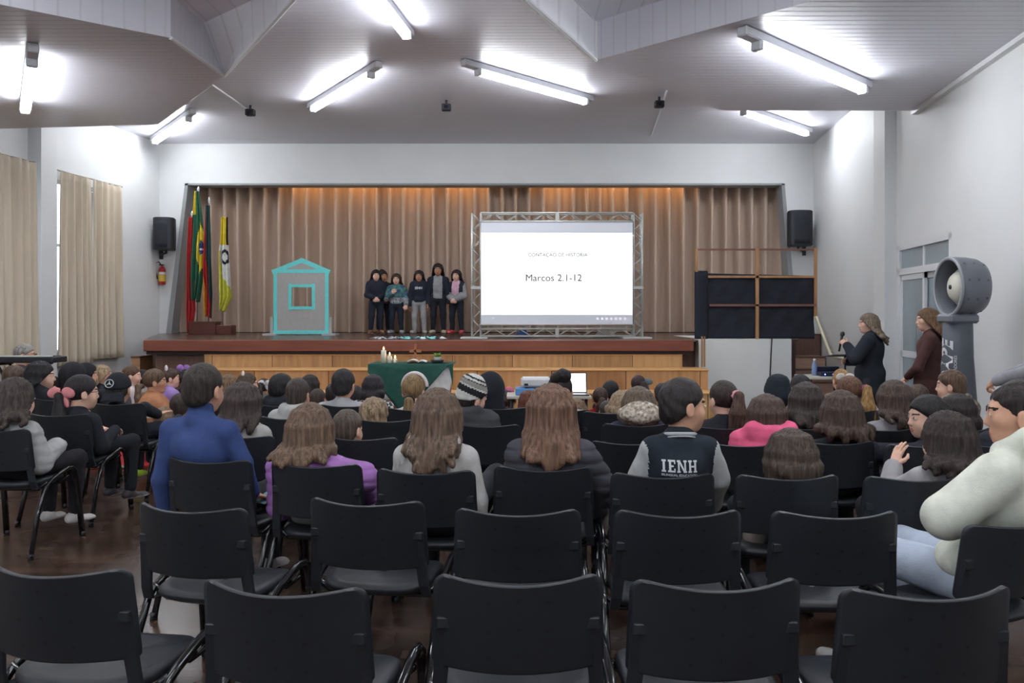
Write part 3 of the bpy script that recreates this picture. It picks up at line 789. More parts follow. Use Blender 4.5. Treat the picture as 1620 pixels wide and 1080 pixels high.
# ------------------------------------------------------------------ black cloth frame
bd = 10.95
t = thing('cloth_stand', 'wooden stand covered with black cloth on the white block', 'screen frame', (0, bd, ZS+.004))
def bx(px): return W(px, bd)
def bz(py): return Z(py, bd)-ZS-.004
M_pine = mat('pine_batten', (176, 132, 92), .6, noise=.15, nscale=4, stretch=(3, 3, .5))
M_pin2 = mat('brown_batten', (122, 84, 70), .6, noise=.15, nscale=4, stretch=(.5, 3, 3))
M_blkc = fabric((42, 46, 56))
def batten(x0, x1, z0, z1, m, y=0.0):
    MB().box(x0, x1, y-.012, y+.012, z0, z1).obj('batten', m, t)
batten(bx(1100), bx(1104), bz(430), bz(392), M_pine); batten(bx(1194.5), bx(1199.5), .0, bz(392), M_pine, -.02); batten(bx(1288), bx(1292.5), bz(500), bz(392), M_pine)
batten(bx(1102), bx(1290), bz(396), bz(393), M_pin2, .02)
batten(bx(1120), bx(1290), bz(439.5), bz(436), M_pine, -.02)
batten(bx(1122), bx(1290), bz(484.5), bz(481), M_pin2, -.02)
rr = random.Random(3)
MB().grid(lambda u, v: (bx(1119)+(bx(1289)-bx(1119))*u, .02+.01*math.sin(u*17+v*9)+.008*math.sin(u*31-v*14), .004+(bz(432+4*u)-.004)*v), 50, 24, thick=.004).obj('cloth_panel', M_blkc, t)
MB().grid(lambda u, v: (bx(1100)+(bx(1120)-bx(1100))*u, .0-.02*math.sin(u*PI)+.01*math.sin(v*6), .004+(bz(430)-.004)*v), 10, 16, thick=.004).obj('side_panel', M_blkc, t)
MB().box(bx(1100), bx(1120), .02, .05, .0, bz(428)).obj('side_board', M_blkc, t)
for px in (1113, 1117):
    o = MB().box(W(px, 10.5)-.008, W(px, 10.5)+.008, 10.57, 10.59, zs1, ZS+.05).obj('pole', M_pine)
    tag(o, 'thin wooden pole standing at the right end of the stage steps', 'pole', 'thin poles at the stage end')
# ------------------------------------------------------------------ altar table before the stage
ad = 9.05
zt = Z(576, ad)
t = thing('altar_table', 'wooden altar table under green and white cloths before the stage', 'table', (W(650, ad), ad, 0))
x0, x1 = W(587, ad)-W(650, ad), W(713, ad)-W(650, ad)
M_tab = mat('table_wood', (150, 96, 60), .45, noise=.15, nscale=4)
MB().box(x0, x1, 0, .5, zt-.045, zt-.006, bev=.006).obj('tabletop', M_tab, t)
for x in (x0+.06, x1-.06):
    for y in (.05, .45): MB().box(x-.03, x+.03, y-.03, y+.03, 0, zt-.045).obj('leg', M_tab, t)
MB().box(x0+.06, x1-.06, .03, .06, zt-.16, zt-.045).obj('apron', M_tab, t)
def cloth_sheet(name, poly_fn, nu, nv, m, label, y=0.0):
    o = MB().grid(poly_fn, nu, nv, thick=.004).obj(name, m, None, (W(650, ad), ad, 0))
    return tag(o, label, 'tablecloth')
# white cloth: hangs in two points at the front corners
def white_fn(u, v):
    x = x0-.02+(x1-x0+.04)*u
    drop = .40-.30*max(0, 1-u/.10)-.25*max(0, (u-.95)/.05)
    if v > .5: return (x, .5*(v-.5)*2, zt-.003)
    k = 1-v*2
    return (x, -.012-.02*k+.006*math.sin(u*40)*k, zt-.003-drop*k)
cloth_sheet('tablecloth', white_fn, 50, 16, fabric((222, 222, 220)), 'white cloth under the green one, hanging in points at the altar corners')
def green_fn(u, v):
    x = x0-.03+(x1-x0+.06)*u
    lx = .62*max(0, 1-abs(u-.44)/.62)**1.0
    drop = .09+.50*u/.42 if u < .42 else .59*max(.01, 1-(u-.42)/.53)
    if u > .955: drop = .03+5.0*(u-.955)
    if v > .5: return (x, -.0+.5*(v-.5)*2, zt+.003)
    k = 1-v*2
    return (x, -.035-.02*k+.006*math.sin(u*26+1)*k, zt+.003-drop*k)
cloth_sheet('tablecloth', green_fn, 50, 16, fabric((40, 88, 76)), 'dark green cloth spread over the altar table')
# candles
M_wax = mat('wax', (240, 232, 214), .5)
M_flame = mat('flame', (255, 214, 120), .5, emit=(255, 206, 120), estr=9.0)
def candle(px, py_top, py_bot, w, label):
    x = W(px, ad+.1); h = Z(py_top, ad+.1)-zt; h = max(.05, h-.035)
    t = thing('candle', label, 'candle', (x, ad+.1, zt+.0075), 0, 'white candles on the altar')
    MB().lathe((0, 0, 0), [(0, 0), (w, 0), (w, h-.004), (w-.006, h), (w*.5, h-.006), (0, h-.008)], 20).obj('wax', M_wax, t)
    MB().tube([(0, 0, h-.01), (0, 0, h+.012)], .0015, 5).obj('wick', mat('black_plastic', (36, 39, 46), .55), t)
    MB().lathe((0, 0, 0), [(0, h+.004), (.008, h+.012), (.009, h+.02), (.005, h+.032), (0, h+.044)], 12).obj('flame', M_flame, t)
candle(607, 550, 575, .030, 'tallest of the three lit white candles on the altar')
candle(616.5, 559, 575, .029, 'middle sized lit white candle on the altar')
candle(625, 565.5, 575, .024, 'shortest of the three lit white candles on the altar')
# cross
t = thing('cross', 'slim wooden cross standing on the altar behind the open book', 'cross', (W(657, ad+.25), ad+.25, zt+.0075))
M_cr = mat('cross_wood', (164, 104, 66), .5, noise=.1)
ch = Z(545, ad+.25)-zt
MB().box(-.012, .012, -.01, .01, .015, ch).obj('upright', M_cr, t)
MB().box(-.068, .068, -.01, .01, ch-.098, ch-.068).obj('crossbar', M_cr, t)
MB().box(-.05, .05, -.04, .04, 0, .015, bev=.004).obj('base', M_cr, t)
# open book
t = thing('open_book', 'open white book lying on the altar', 'book', (W(661, ad+.14), ad+.14, zt+.0075))
for sgn, nm in ((-1, 'page_block'), (1, 'page_block')):
    MB().grid(lambda u, v: (sgn*(.005+.105*u), -.07+.14*v, .012+.022*math.sin(u*PI*.85+.3)), 10, 4, thick=.01).obj(nm, mat('paper_white', (234, 234, 230), .6), t)
MB().box(-.115, .115, -.075, .075, 0, .004).obj('cover', mat('book_cover', (60, 40, 40), .5), t)
# plant in tray
t = thing('potted_plant', 'small bright green plant in a dark dish on the altar', 'plant', (W(692, ad+.16), ad+.16, zt+.0075))
MB().lathe((0, 0, 0), [(0, 0), (.06, 0), (.085, .035), (.08, .035), (.055, .01), (0, .01)], 20).obj('dish', mat('dark_dish', (40, 48, 52), .4), t)
MB().lathe((0, 0, 0), [(0, .0), (.035, .01), (.045, .07), (.04, .07), (0, .06)], 16).obj('pot', mat('grey_pot', (160, 164, 160), .5), t)
mb = MB(); rnd = random.Random(8)
for k in range(46):
    a = rnd.uniform(0, 6.28); e = rnd.uniform(.15, 1.2); L_ = rnd.uniform(.05, .085)
    dv = Vector((math.cos(a)*math.cos(e), math.sin(a)*math.cos(e), math.sin(e)))
    b0 = Vector((0, 0, .065)); s_ = dv.cross(Vector((0, 0, 1))).normalized()*.011
    mb.add([b0, b0+dv*L_*.5+s_, b0+dv*L_, b0+dv*L_*.5-s_], [(0, 1, 2, 3)])
mb.obj('foliage', mat('leaf_green', (128, 170, 72), .5, noise=.25, nscale=40), t)
MB().box(-.13, .13, -.07, .07, -.0, .003).obj('mat', mat('dark_dish', (40, 48, 52), .4), t)

# ------------------------------------------------------------------ evaporative fan
fdist = 7.2
fx = W(1515, fdist)
t = thing('evaporative_fan', 'big grey evaporative fan on a tapered column by the right wall', 'fan', (fx, fdist, 0))
M_fg = mat('grey_plastic', (106, 110, 118), .45, noise=.05, nscale=10)
M_fd = mat('dark_grey_plastic', (78, 84, 92), .5, noise=.06, nscale=10)
M_fw = mat('offwhite_plastic', (214, 212, 198), .45)
zc = Z(454, fdist)
cw = (W(1534, fdist)-W(1494, fdist))/2
prof = [(0, 0), (.27, 0), (.27, .05), (.215, .25), (.17, .55), (.145, .9), (.128, 1.15), (.122, zc-.27), (0, zc-.26)]
MB().lathe((0, 0, 0), prof, 32).obj('column', M_fd, t)
# head: barrel with its axis pointing to the left and towards the camera
ang = math.radians(177)
ax = Vector((math.cos(ang), math.sin(ang), 0))
side = Vector((-ax.y, ax.x, 0))
Mh = Matrix((( side.x, 0, ax.x, 0), (side.y, 0, ax.y, 0), (0, 1, 0, 0), (0, 0, 0, 1)))
Mh = Matrix.Translation((.05, 0, zc)) @ Mh
hp = [(.10, -.165), (.18, -.16), (.228, -.135), (.258, -.08), (.272, -.0), (.275, .09), (.270, .13), (.252, .135), (.246, .11), (.24, .02), (.23, -.06), (.10, -.12)]
def lath(prof, n=40):
    mb = MB(); V = []; F = []
    for r, z in prof:
        for k in range(n):
            a = 2*PI*k/n; V.append(Mh @ Vector((math.cos(a)*r, math.sin(a)*r, z)))
    for i in range(len(prof)-1):
        for k in range(n): F.append((i*n+k, i*n+(k+1) % n, (i+1)*n+(k+1) % n, (i+1)*n+k))
    return mb.add(V, F, 0, True)
lath(hp).obj('drum', M_fg, t)
lath([(.272, .125), (.278, .132), (.272, .143), (.252, .143), (.246, .136)]).obj('rim', mat('pale_grey_rim', (150, 156, 160), .4), t)
lath([(.0, .0), (.13, .0), (.142, .03), (.138, .06), (.112, .09), (.065, .108), (.0, .114)]).obj('hub', M_fw, t)
lath([(0, .122), (.02, .120), (.022, .110)], 16).obj('spinner', mat('black_plastic', (36, 39, 46), .55), t)
lath([(.0, -.05), (.16, -.05), (.175, -.0), (.165, .03), (0, .03)]).obj('motor_ring', mat('beige_ring', (186, 182, 164), .5), t)
for k in range(3):
    a = PI/2+k*2*PI/3 + .5
    V = []
    for r in (.13, .236):
        for da, zz in ((-.28, .0), (.28, -.06)):
            V.append(Mh @ Vector((math.cos(a+da)*r, math.sin(a+da)*r, zz)))
            V.append(Mh @ Vector((math.cos(a+da)*r, math.sin(a+da)*r, zz-.008)))
    MB().add(V, [(0, 2, 6, 4), (1, 5, 7, 3), (0, 4, 5, 1), (2, 3, 7, 6), (0, 1, 3, 2), (4, 6, 7, 5)]).obj('blade', M_fd, t)
mb = MB()
for zz in (-.09, .0, .08):
    for k in range(10):
        a = 2*PI*k/10+.2; r = .273 if zz > -.05 else .254
        p = Mh @ Vector((math.cos(a)*r, math.sin(a)*r, zz)); n = Mh.to_3x3() @ Vector((math.cos(a), math.sin(a), 0))
        mb.disc(p+n*.003, n, .012, 8)
mb.obj('clips', M_fd, t)
MB().box(-.135, .135, -.13, .13, zc-.33, zc-.245, M=Matrix.Rotation(ang+PI/2, 4, 'Z'), bev=.02).obj('neck', M_fg, t)
# lettering running up the column
M_let = mat('white_lettering', (226, 228, 230), .5)
for body, size, zc_, da, nm in (('JOAPE', .17, 1.06, -.62, 'logo'), ('CLIMATIZADORES', .036, 1.02, -.02, 'sublogo')):
    me = text_mesh(body, size, nm, M_let, shear=.25 if nm == 'logo' else 0, bold=.006 if nm == 'logo' else 0)
    base = -PI/2 - math.atan2(fx, fdist) + da - .1
    zs_ = [p[1] for p in prof[2:]]; rs_ = [p[0] for p in prof[2:]]
    for v in me.vertices:
        z = zc_ + v.co.x
        r = np.interp(z, [p[1] for p in prof[1:8]], [p[0] for p in prof[1:8]])+.003
        a = base - v.co.y/r
        v.co = (math.cos(a)*r, math.sin(a)*r, z)
    link(me, nm, t)

# ------------------------------------------------------------------ sound table on the right
sd = 9.9
t = thing('side_table', 'small table with sound equipment in front of the right stairs', 'table', (W(1302, sd), sd, 0))
zt2 = Z(594, sd)
MB().box(-.27, .27, -.25, .25, zt2-.03, zt2, bev=.005).obj('tabletop', mat('pale_table', (196, 190, 178), .35), t)
for x in (-.23, .23):
    for y in (-.21, .21): MB().tube([(x, y, 0), (x, y, zt2-.03)], .014, 8).obj('leg', mat('black_metal', (34, 36, 40), .5), t)
t = thing('audio_mixer', 'dark audio mixer with small blue lights on the side table', 'mixer', (W(1312, sd), sd, zt2))
MB().box(-.15, .15, -.12, .12, 0, .05, bev=.006).obj('case', mat('mixer_black', (34, 40, 64), .4), t)
MB().box(-.15, .15, .06, .13, .05, .11, bev=.006).obj('back_panel', mat('mixer_black', (34, 40, 64), .4), t)
M_bled = mat('blue_led', (90, 110, 255), .4, emit=(90, 120, 255), estr=8.0)
for x in (-.10, .0, .04): MB().disc((x, -.1205, .025), (0, -1, 0), .008, 10).obj('led', M_bled, t)
t = thing('bottle', 'clear bottle standing on the side table left of the mixer', 'bottle', (W(1291, sd), sd+.05, zt2))
MB().lathe((0, 0, 0), [(0, 0), (.03, 0), (.032, .02), (.032, .13), (.014, .17), (.014, .19), (0, .19)], 16).obj('body', mat('clear_blue', (120, 140, 180), .1), t)
MB().lathe((0, 0, 0), [(.016, .185), (.016, .21), (0, .21)], 12).obj('cap', mat('white_cap', (220, 220, 220), .5), t)

# ------------------------------------------------------------------ laptop, projector, box
ld = 8.0
t = thing('media_table', 'low table carrying the projector and laptop amid the crowd', 'table', (W(872, ld), ld, 0))
zt3 = .72
MB().box(-.45, .40, -.1, .45, zt3-.03, zt3, bev=.005).obj('tabletop', mat('pale_table', (196, 190, 178), .35), t)
for x in (-.40, .35):
    for y in (-.05, .40): MB().tube([(x, y, 0), (x, y, zt3-.03)], .016, 8).obj('leg', mat('black_metal', (34, 36, 40), .5), t)
t = thing('laptop', 'open laptop with a glowing white screen on the low table', 'laptop', (W(908, ld), ld+.12, zt3))
MB().box(-.15, .15, -.2, .0, 0, .014, bev=.003).obj('keyboard_base', mat('laptop_grey', (60, 62, 66), .4), t)
Ml = Matrix.Translation((0, 0, .012)) @ Matrix.Rotation(-.25, 4, 'X')
MB().box(-.145, .145, 0, .008, 0, .21, M=Ml).obj('lid', mat('black_plastic', (36, 39, 46), .55), t)
MB().box(-.133, .133, -.002, 0, .012, .20, M=Ml).obj('display', mat('laptop_display', (255, 255, 255), .5, emit=(250, 252, 255), estr=2.2), t)
t = thing('projector', 'white projector on the low table left of the laptop', 'projector', (W(848, ld), ld+.1, zt3+.07))
MB().box(-.15, .15, -.12, .12, .012, .105, bev=.02).obj('case', mat('projector_white', (216, 218, 220), .4), t)
MB().tube([(0, .12, .06), (0, .145, .06)], .035, 16).obj('lens', mat('dark_glass', (20, 24, 40), .1), t)
for k in range(2): MB().box(-.12+k*.2, -.08+k*.2, -.125, -.12, .03, .05).obj('vent', mat('black_plastic', (36, 39, 46), .55), t)
for x in (-.1, .1): MB().box(x-.01, x+.01, -.1, .1, 0, .012).obj('foot', mat('black_plastic', (36, 39, 46), .55), t)
o = MB().box(-.17, .17, -.13, .13, 0, .07, bev=.008).obj('box', mat('blue_box', (86, 142, 196), .5), None, (W(842, ld), ld+.1, zt3))
tag(o, 'flat blue box under the white projector', 'box')

# ------------------------------------------------------------------ floor mats
M_mat = mat('red_foam', (190, 44, 48), .7, noise=.05)
for k, (xa, xb, ya, yb) in enumerate(((-5.0, -3.85, 7.85, 9.0), (-6.15, -5.02, 7.85, 9.0), (-3.83, -2.7, 7.9, 9.05), (-2.68, -1.5, 7.9, 9.0))):
    o = MB().box(xa, xb, ya, yb, 0, .035, bev=.008).obj('foam_mat', M_mat)
    tag(o, ['red foam mat on the floor beneath the cap boy and his chair', 'red foam mat nearest the left wall curtains', 'red foam mat between the left chairs and the boy in blue', 'red foam mat on the floor in front of the grey hoodie boy'][k], 'mat', 'red foam floor mats')

# ------------------------------------------------------------------ electric keyboard on its stand (far left)
kd = 8.6
t = thing('electric_keyboard', 'black electric keyboard seen end on at the far left', 'keyboard', (W(38, kd), kd, Z(573, kd)))
kx = (W(95, kd)-W(-20, kd))/2
mb = MB().prism([(-kx, -.12), (kx, -.14), (kx, .14), (-kx, .14)], 0, .065)
o = mb.obj('case', mat('keyboard_black', (36, 38, 44), .45), t); bv = o.modifiers.new('r', 'BEVEL'); bv.width = .012; bv.segments = 2
MB().box(-kx+.05, kx-.05, -.02, .1, .066, .072).obj('control_panel', mat('keyboard_panel', (56, 58, 64), .5), t)
g = MB()
for k in range(30):
    x = -kx+.06+(2*kx-.12)*k/30; g.box(x, x+(2*kx-.12)/30-.002, -.115, -.03, .066, .076)
g.obj('keys', mat('ivory', (226, 226, 222), .35), t)
t = thing('keyboard_stand', 'black folding stand under the electric keyboard', 'stand', (W(38, kd), kd, 0))
zz = Z(573, kd)
for sg in (-1, 1):
    for y in (-.1, .1): MB().tube([(sg*.28, y, .0), (-sg*.22, y, zz-.02)], .014, 8).obj('leg', mat('black_metal', (34, 36, 40), .5), t)
    MB().tube([(sg*.22, -.15, zz-.015), (sg*.22, .15, zz-.015)], .014, 8).obj('top_bar', mat('black_metal', (34, 36, 40), .5), t)

# ------------------------------------------------------------------ chairs
M_chp = mat('black_chair_plastic', (34, 37, 43), .42, spec=.4, noise=.06, nscale=30, bump=.12, bscale=700)
M_cht = mat('black_gloss_tube', (18, 19, 22), .12, spec=.6)
M_chd = mat('chair_dimple', (8, 8, 9), .5)
def make_chair():
    t = thing('stackable_chair', '', 'chair', group=None)
    # backrest: concave plastic shell, top edge at the origin line, leaning back
    z0, z1 = .545, .812
    def half(v):
        w = .236-.010*v
        z = z0+(z1-z0)*v; r = .035
        if z > z1-r: w = w-r+math.sqrt(max(0, r*r-(z-(z1-r))**2))
        if z < z0+.02: w = w-.02+math.sqrt(max(0, .0004-((z0+.02)-z)**2))
        return w
    vs = [0, .02, .05, .1, .2, .32, .44, .56, .68, .78, .86, .9, .935, .96, .98, .993, 1.0]
    def bfn(u, v):
        q = vs[round(v*16)]
        x = (2*u-1)*half(q)
        y = .052-.052*q + .075*(x/.21)**2*(.75+.25*q)
        return (x, y-.004, z0+(z1-z0)*q - .012*(1-(x/.21)**2)*(q > .5)*(q-.5)*2)
    mb = MB().grid(bfn, 28, 16, thick=-.013)
    for v in (.18, .47, .80):
        for k in range(5):
            u = .15+.175*k
            x = (2*u-1)*.228; q = v+.03*math.cos(u*12)
            y = .052-.052*q+.075*(x/.21)**2*(.75+.25*q)-.004
            sl = 2*.075*x/.21**2*(.75+.25*q)
            mb.disc((x, y-.0138, z0+(z1-z0)*q-.012*(q-.5)*2*(q > .5)*(1-(x/.21)**2)), (sl, -1, -.19), .0062, 10, 1)
    mb.obj('backrest', [M_chp, M_chd], t)
    # seat
    rows = []; n = 36
    def ring(sx, sy, z, cy=.305, front=0.0):
        out = []
        for k in range(n):
            a = 2*PI*k/n; c, s = math.cos(a), math.sin(a)
            x = sx*math.copysign(abs(c)**.55, c); y = cy+sy*math.copysign(abs(s)**.55, s)
            zz = z-.016*max(0, (y-cy)/sy)**3 - .010*(1-(x/sx)**2 if sx else 1)*(z > .44) + .004*max(0, -(y-cy)/sy)**2
            out.append((x, y, zz))
        return out
    R = [ring(.10, .09, .405), ring(.19, .18, .41), ring(.216, .205, .424), ring(.226, .216, .44), ring(.224, .214, .456), ring(.212, .202, .466), ring(.185, .176, .466), ring(.09, .09, .462), ring(.02, .02, .461)]
    V = [p for r in R for p in r]; F = []
    for i in range(len(R)-1):
        for k in range(n): F.append((i*n+k, i*n+(k+1) % n, (i+1)*n+(k+1) % n, (i+1)*n+k))
    F.append(tuple(range(n-1, -1, -1))); F.append(tuple(range((len(R)-1)*n, len(R)*n)))
    MB().add(V, F, 0, True).obj('seat', M_chp, t)
    for s in (-1, 1):
        # flat sleeve carrying the backrest, bent forward under the seat
        mb = MB()
        path = [(.204, .079, .685, .020), (.206, .083, .66, .021), (.214, .099, .56, .021), (.222, .110, .47, .020), (.228, .13, .42, .018), (.228, .22, .405, .016)]
        V = []
        for (x, y, z, w) in path:
            th = .012
            V += [(s*x-w, y-th, z), (s*x+w, y-th, z), (s*x+w, y+th*.2, z), (s*x-w, y+th*.2, z)]
        F = [(3, 2, 1, 0)] + [(i*4+a, i*4+(a+1) % 4, i*4+4+(a+1) % 4, i*4+4+a) for i in range(len(path)-1) for a in range(4)]
        F.append(tuple(range(len(V)-4, len(V))))
        if s: mb.add(V, [tuple(reversed(f)) for f in F])
        mb.box(s*.204-.0215, s*.204+.0215, .0635, .085, .657, .688, bev=.003)
        mb.obj('back_support', M_chp, t)
        # one bent tube: rear leg, seat rail, front leg
        X = .262
        pts = [(s*(X+.012), .015, .012), (s*X, .10, .27), (s*X, .165, .405), (s*X, .20, .435), (s*X, .25, .455), (s*X, .34, .482), (s*X, .40, .496), (s*X, .445, .494), (s*X, .482, .468), (s*X, .504, .41), (s*(X+.002), .525, .28), (s*(X+.010), .56, .012)]
        MB().tube(pts, .015, 12, flat=1.35).obj('leg_frame', M_cht, t)
        mb = MB()
        MB().tube([(s*(X+.012), .014, 0), (s*(X+.012), .02, .035)], .019, 10).obj('foot_cap', M_chp, t)
        MB().tube([(s*(X+.010), .562, 0), (s*(X+.010), .558, .035)], .019, 10).obj('foot_cap', M_chp, t)
    for y in (.2, .42): MB().tube([(-.262, y, .45), (-.2, y, .4), (.2, y, .4), (.262, y, .45)], .011, 8).obj('crossbar', M_cht, t)
    return t
CH0 = make_chair()
CHAIRS = {}
def chair(key, px, yc, yaw, label, group):
    d = 906.0/(yc-500.0)
    loc = (W(px, d), d, 0); rz = -math.radians(yaw)
    if not CHAIRS:
        o = CH0; o.location = loc; o.rotation_euler = (0, 0, rz); o['label'] = label; o['group'] = group
    else: o = dup(CH0, loc, rz, label, group)
    CHAIRS[key] = (loc[0], loc[1], yaw)
G1 = 'chairs facing the stage'
for k, (px, yc, yaw, l) in {
 'A1': (62, 913, 9, 'empty black plastic chair at the bottom left corner of the photo'),
 'A2': (430, 944, 9, 'empty black chair in the nearest row, second from the left'),
 'A3': (820, 928, 0, 'empty black chair in the middle of the nearest row'),
 'A4': (1145, 936, -2, 'empty black chair in the nearest row, second from the right'),
 'A5': (1490, 950, -3, 'empty black chair at the bottom right, behind the white hoodie man'),
 'B1': (285, 811, 13, 'empty black chair directly behind the boy in the blue sweater'),
 'B2': (570, 801, 9, 'empty black chair directly behind the girl in the purple jacket'),
 'B3': (818, 817, 2, 'empty black chair directly behind the girl in the dark puffer jacket'),
 'B4': (1079, 819, 0, 'empty black chair directly behind the boy in the lettered jacket'),
 'B5': (1333, 821, 0, 'empty black chair just left of the man in the white hoodie'),
 'B6': (1632, 834, -22, 'black chair holding the man in the white hoodie'),
 'C1': (318, 733, 12, 'black chair holding the boy in the blue sweater'),
 'C2': (490, 740, 10, 'black chair holding the girl in the purple jacket'),
 'C3': (668, 751, 6, 'black chair holding the long haired girl in the grey hoodie'),
 'C4': (859, 746, 3, 'black chair holding the girl in the dark puffer jacket'),
 'C5': (1052, 757, 2, 'black chair holding the boy in the lettered varsity jacket'),
 'C6': (1254, 760, 0, 'black chair holding the small girl with straight brown hair'),
 'C7': (1462, 762, -2, 'black chair holding the curly haired girl in the grey top'),
 'D1': (368, 694, 10, 'black chair holding the dark haired girl beside the boy in blue'),
 'D2': (564, 697, 8, 'black chair holding the short haired boy right of the purple jacket'),
 'D3': (1000, 704, 2, 'empty black chair between the puffer jacket and the varsity jacket'),
 'D4': (1182, 707, 0, 'black chair holding the girl in the pink jacket'),
 'D5': (1328, 704, -1, 'black chair holding the long haired girl behind the pink jacket row'),
 'D6': (1475, 708, -8, 'black chair holding the boy in black who looks left'),
 'D7': (1600, 709, -8, 'black chair holding the dark coated person beside the white hoodie'),
 'E1': (452, 664, 9, 'black chair holding the boy in the pale grey hoodie'),
 'E2': (605, 668, 7, 'black chair holding the fair curly haired child'),
 'E3': (766, 676, 4, 'black chair holding the child in the striped beanie'),
 'E4': (1010, 675, 2, 'black chair holding the child with the spotted hood'),
 'E5': (1148, 679, 0, 'black chair holding the girl with the pink scrunchie'),
 'E6': (1276, 680, -2, 'black chair holding the dark haired girl behind the pink jacket'),
 'E7': (1408, 682, -3, 'black chair holding the wavy haired woman in the grey top'),
 'E8': (1528, 683, -6, 'black chair holding the dark haired child near the fan'),
 'F1': (545, 644, 7, 'black chair holding the boy in the grey shirt'),
 'F2': (655, 650, 5, 'black chair holding the fair girl with the white headband'),
 'F3': (886, 652, 2, 'black chair holding the woman with the hair bun'),
 'F4': (972, 655, 2, 'black chair holding the blond child behind the spotted hood'),
 'F5': (1228, 655, 0, 'black chair holding the person in the dark knitted cap'),
 'F6': (1350, 653, -3, 'black chair holding the woman with the blond ponytail'),
 'F7': (1512, 655, -6, 'black chair holding the boy with the patterned collar'),
 'F8': (436, 643, 9, 'black chair holding the person in the black hooded top'),
 'F9': (790, 648, 4, 'black chair holding the person with the raised black hood'),
 'L1': (-21, 684, 3, 'black chair at the left edge holding the girl with curly hair'),
 'L2': (84, 659, 3, 'black chair holding the girl with the pink bow'),
 'L3': (178, 641, 3, 'black chair holding the boy in the dark cap'),
 'L4': (84, 634, 4, 'black chair behind the girl with the pink bow, nearest the curtain'),
}.items(): chair(k, px, yc, yaw, l, G1)
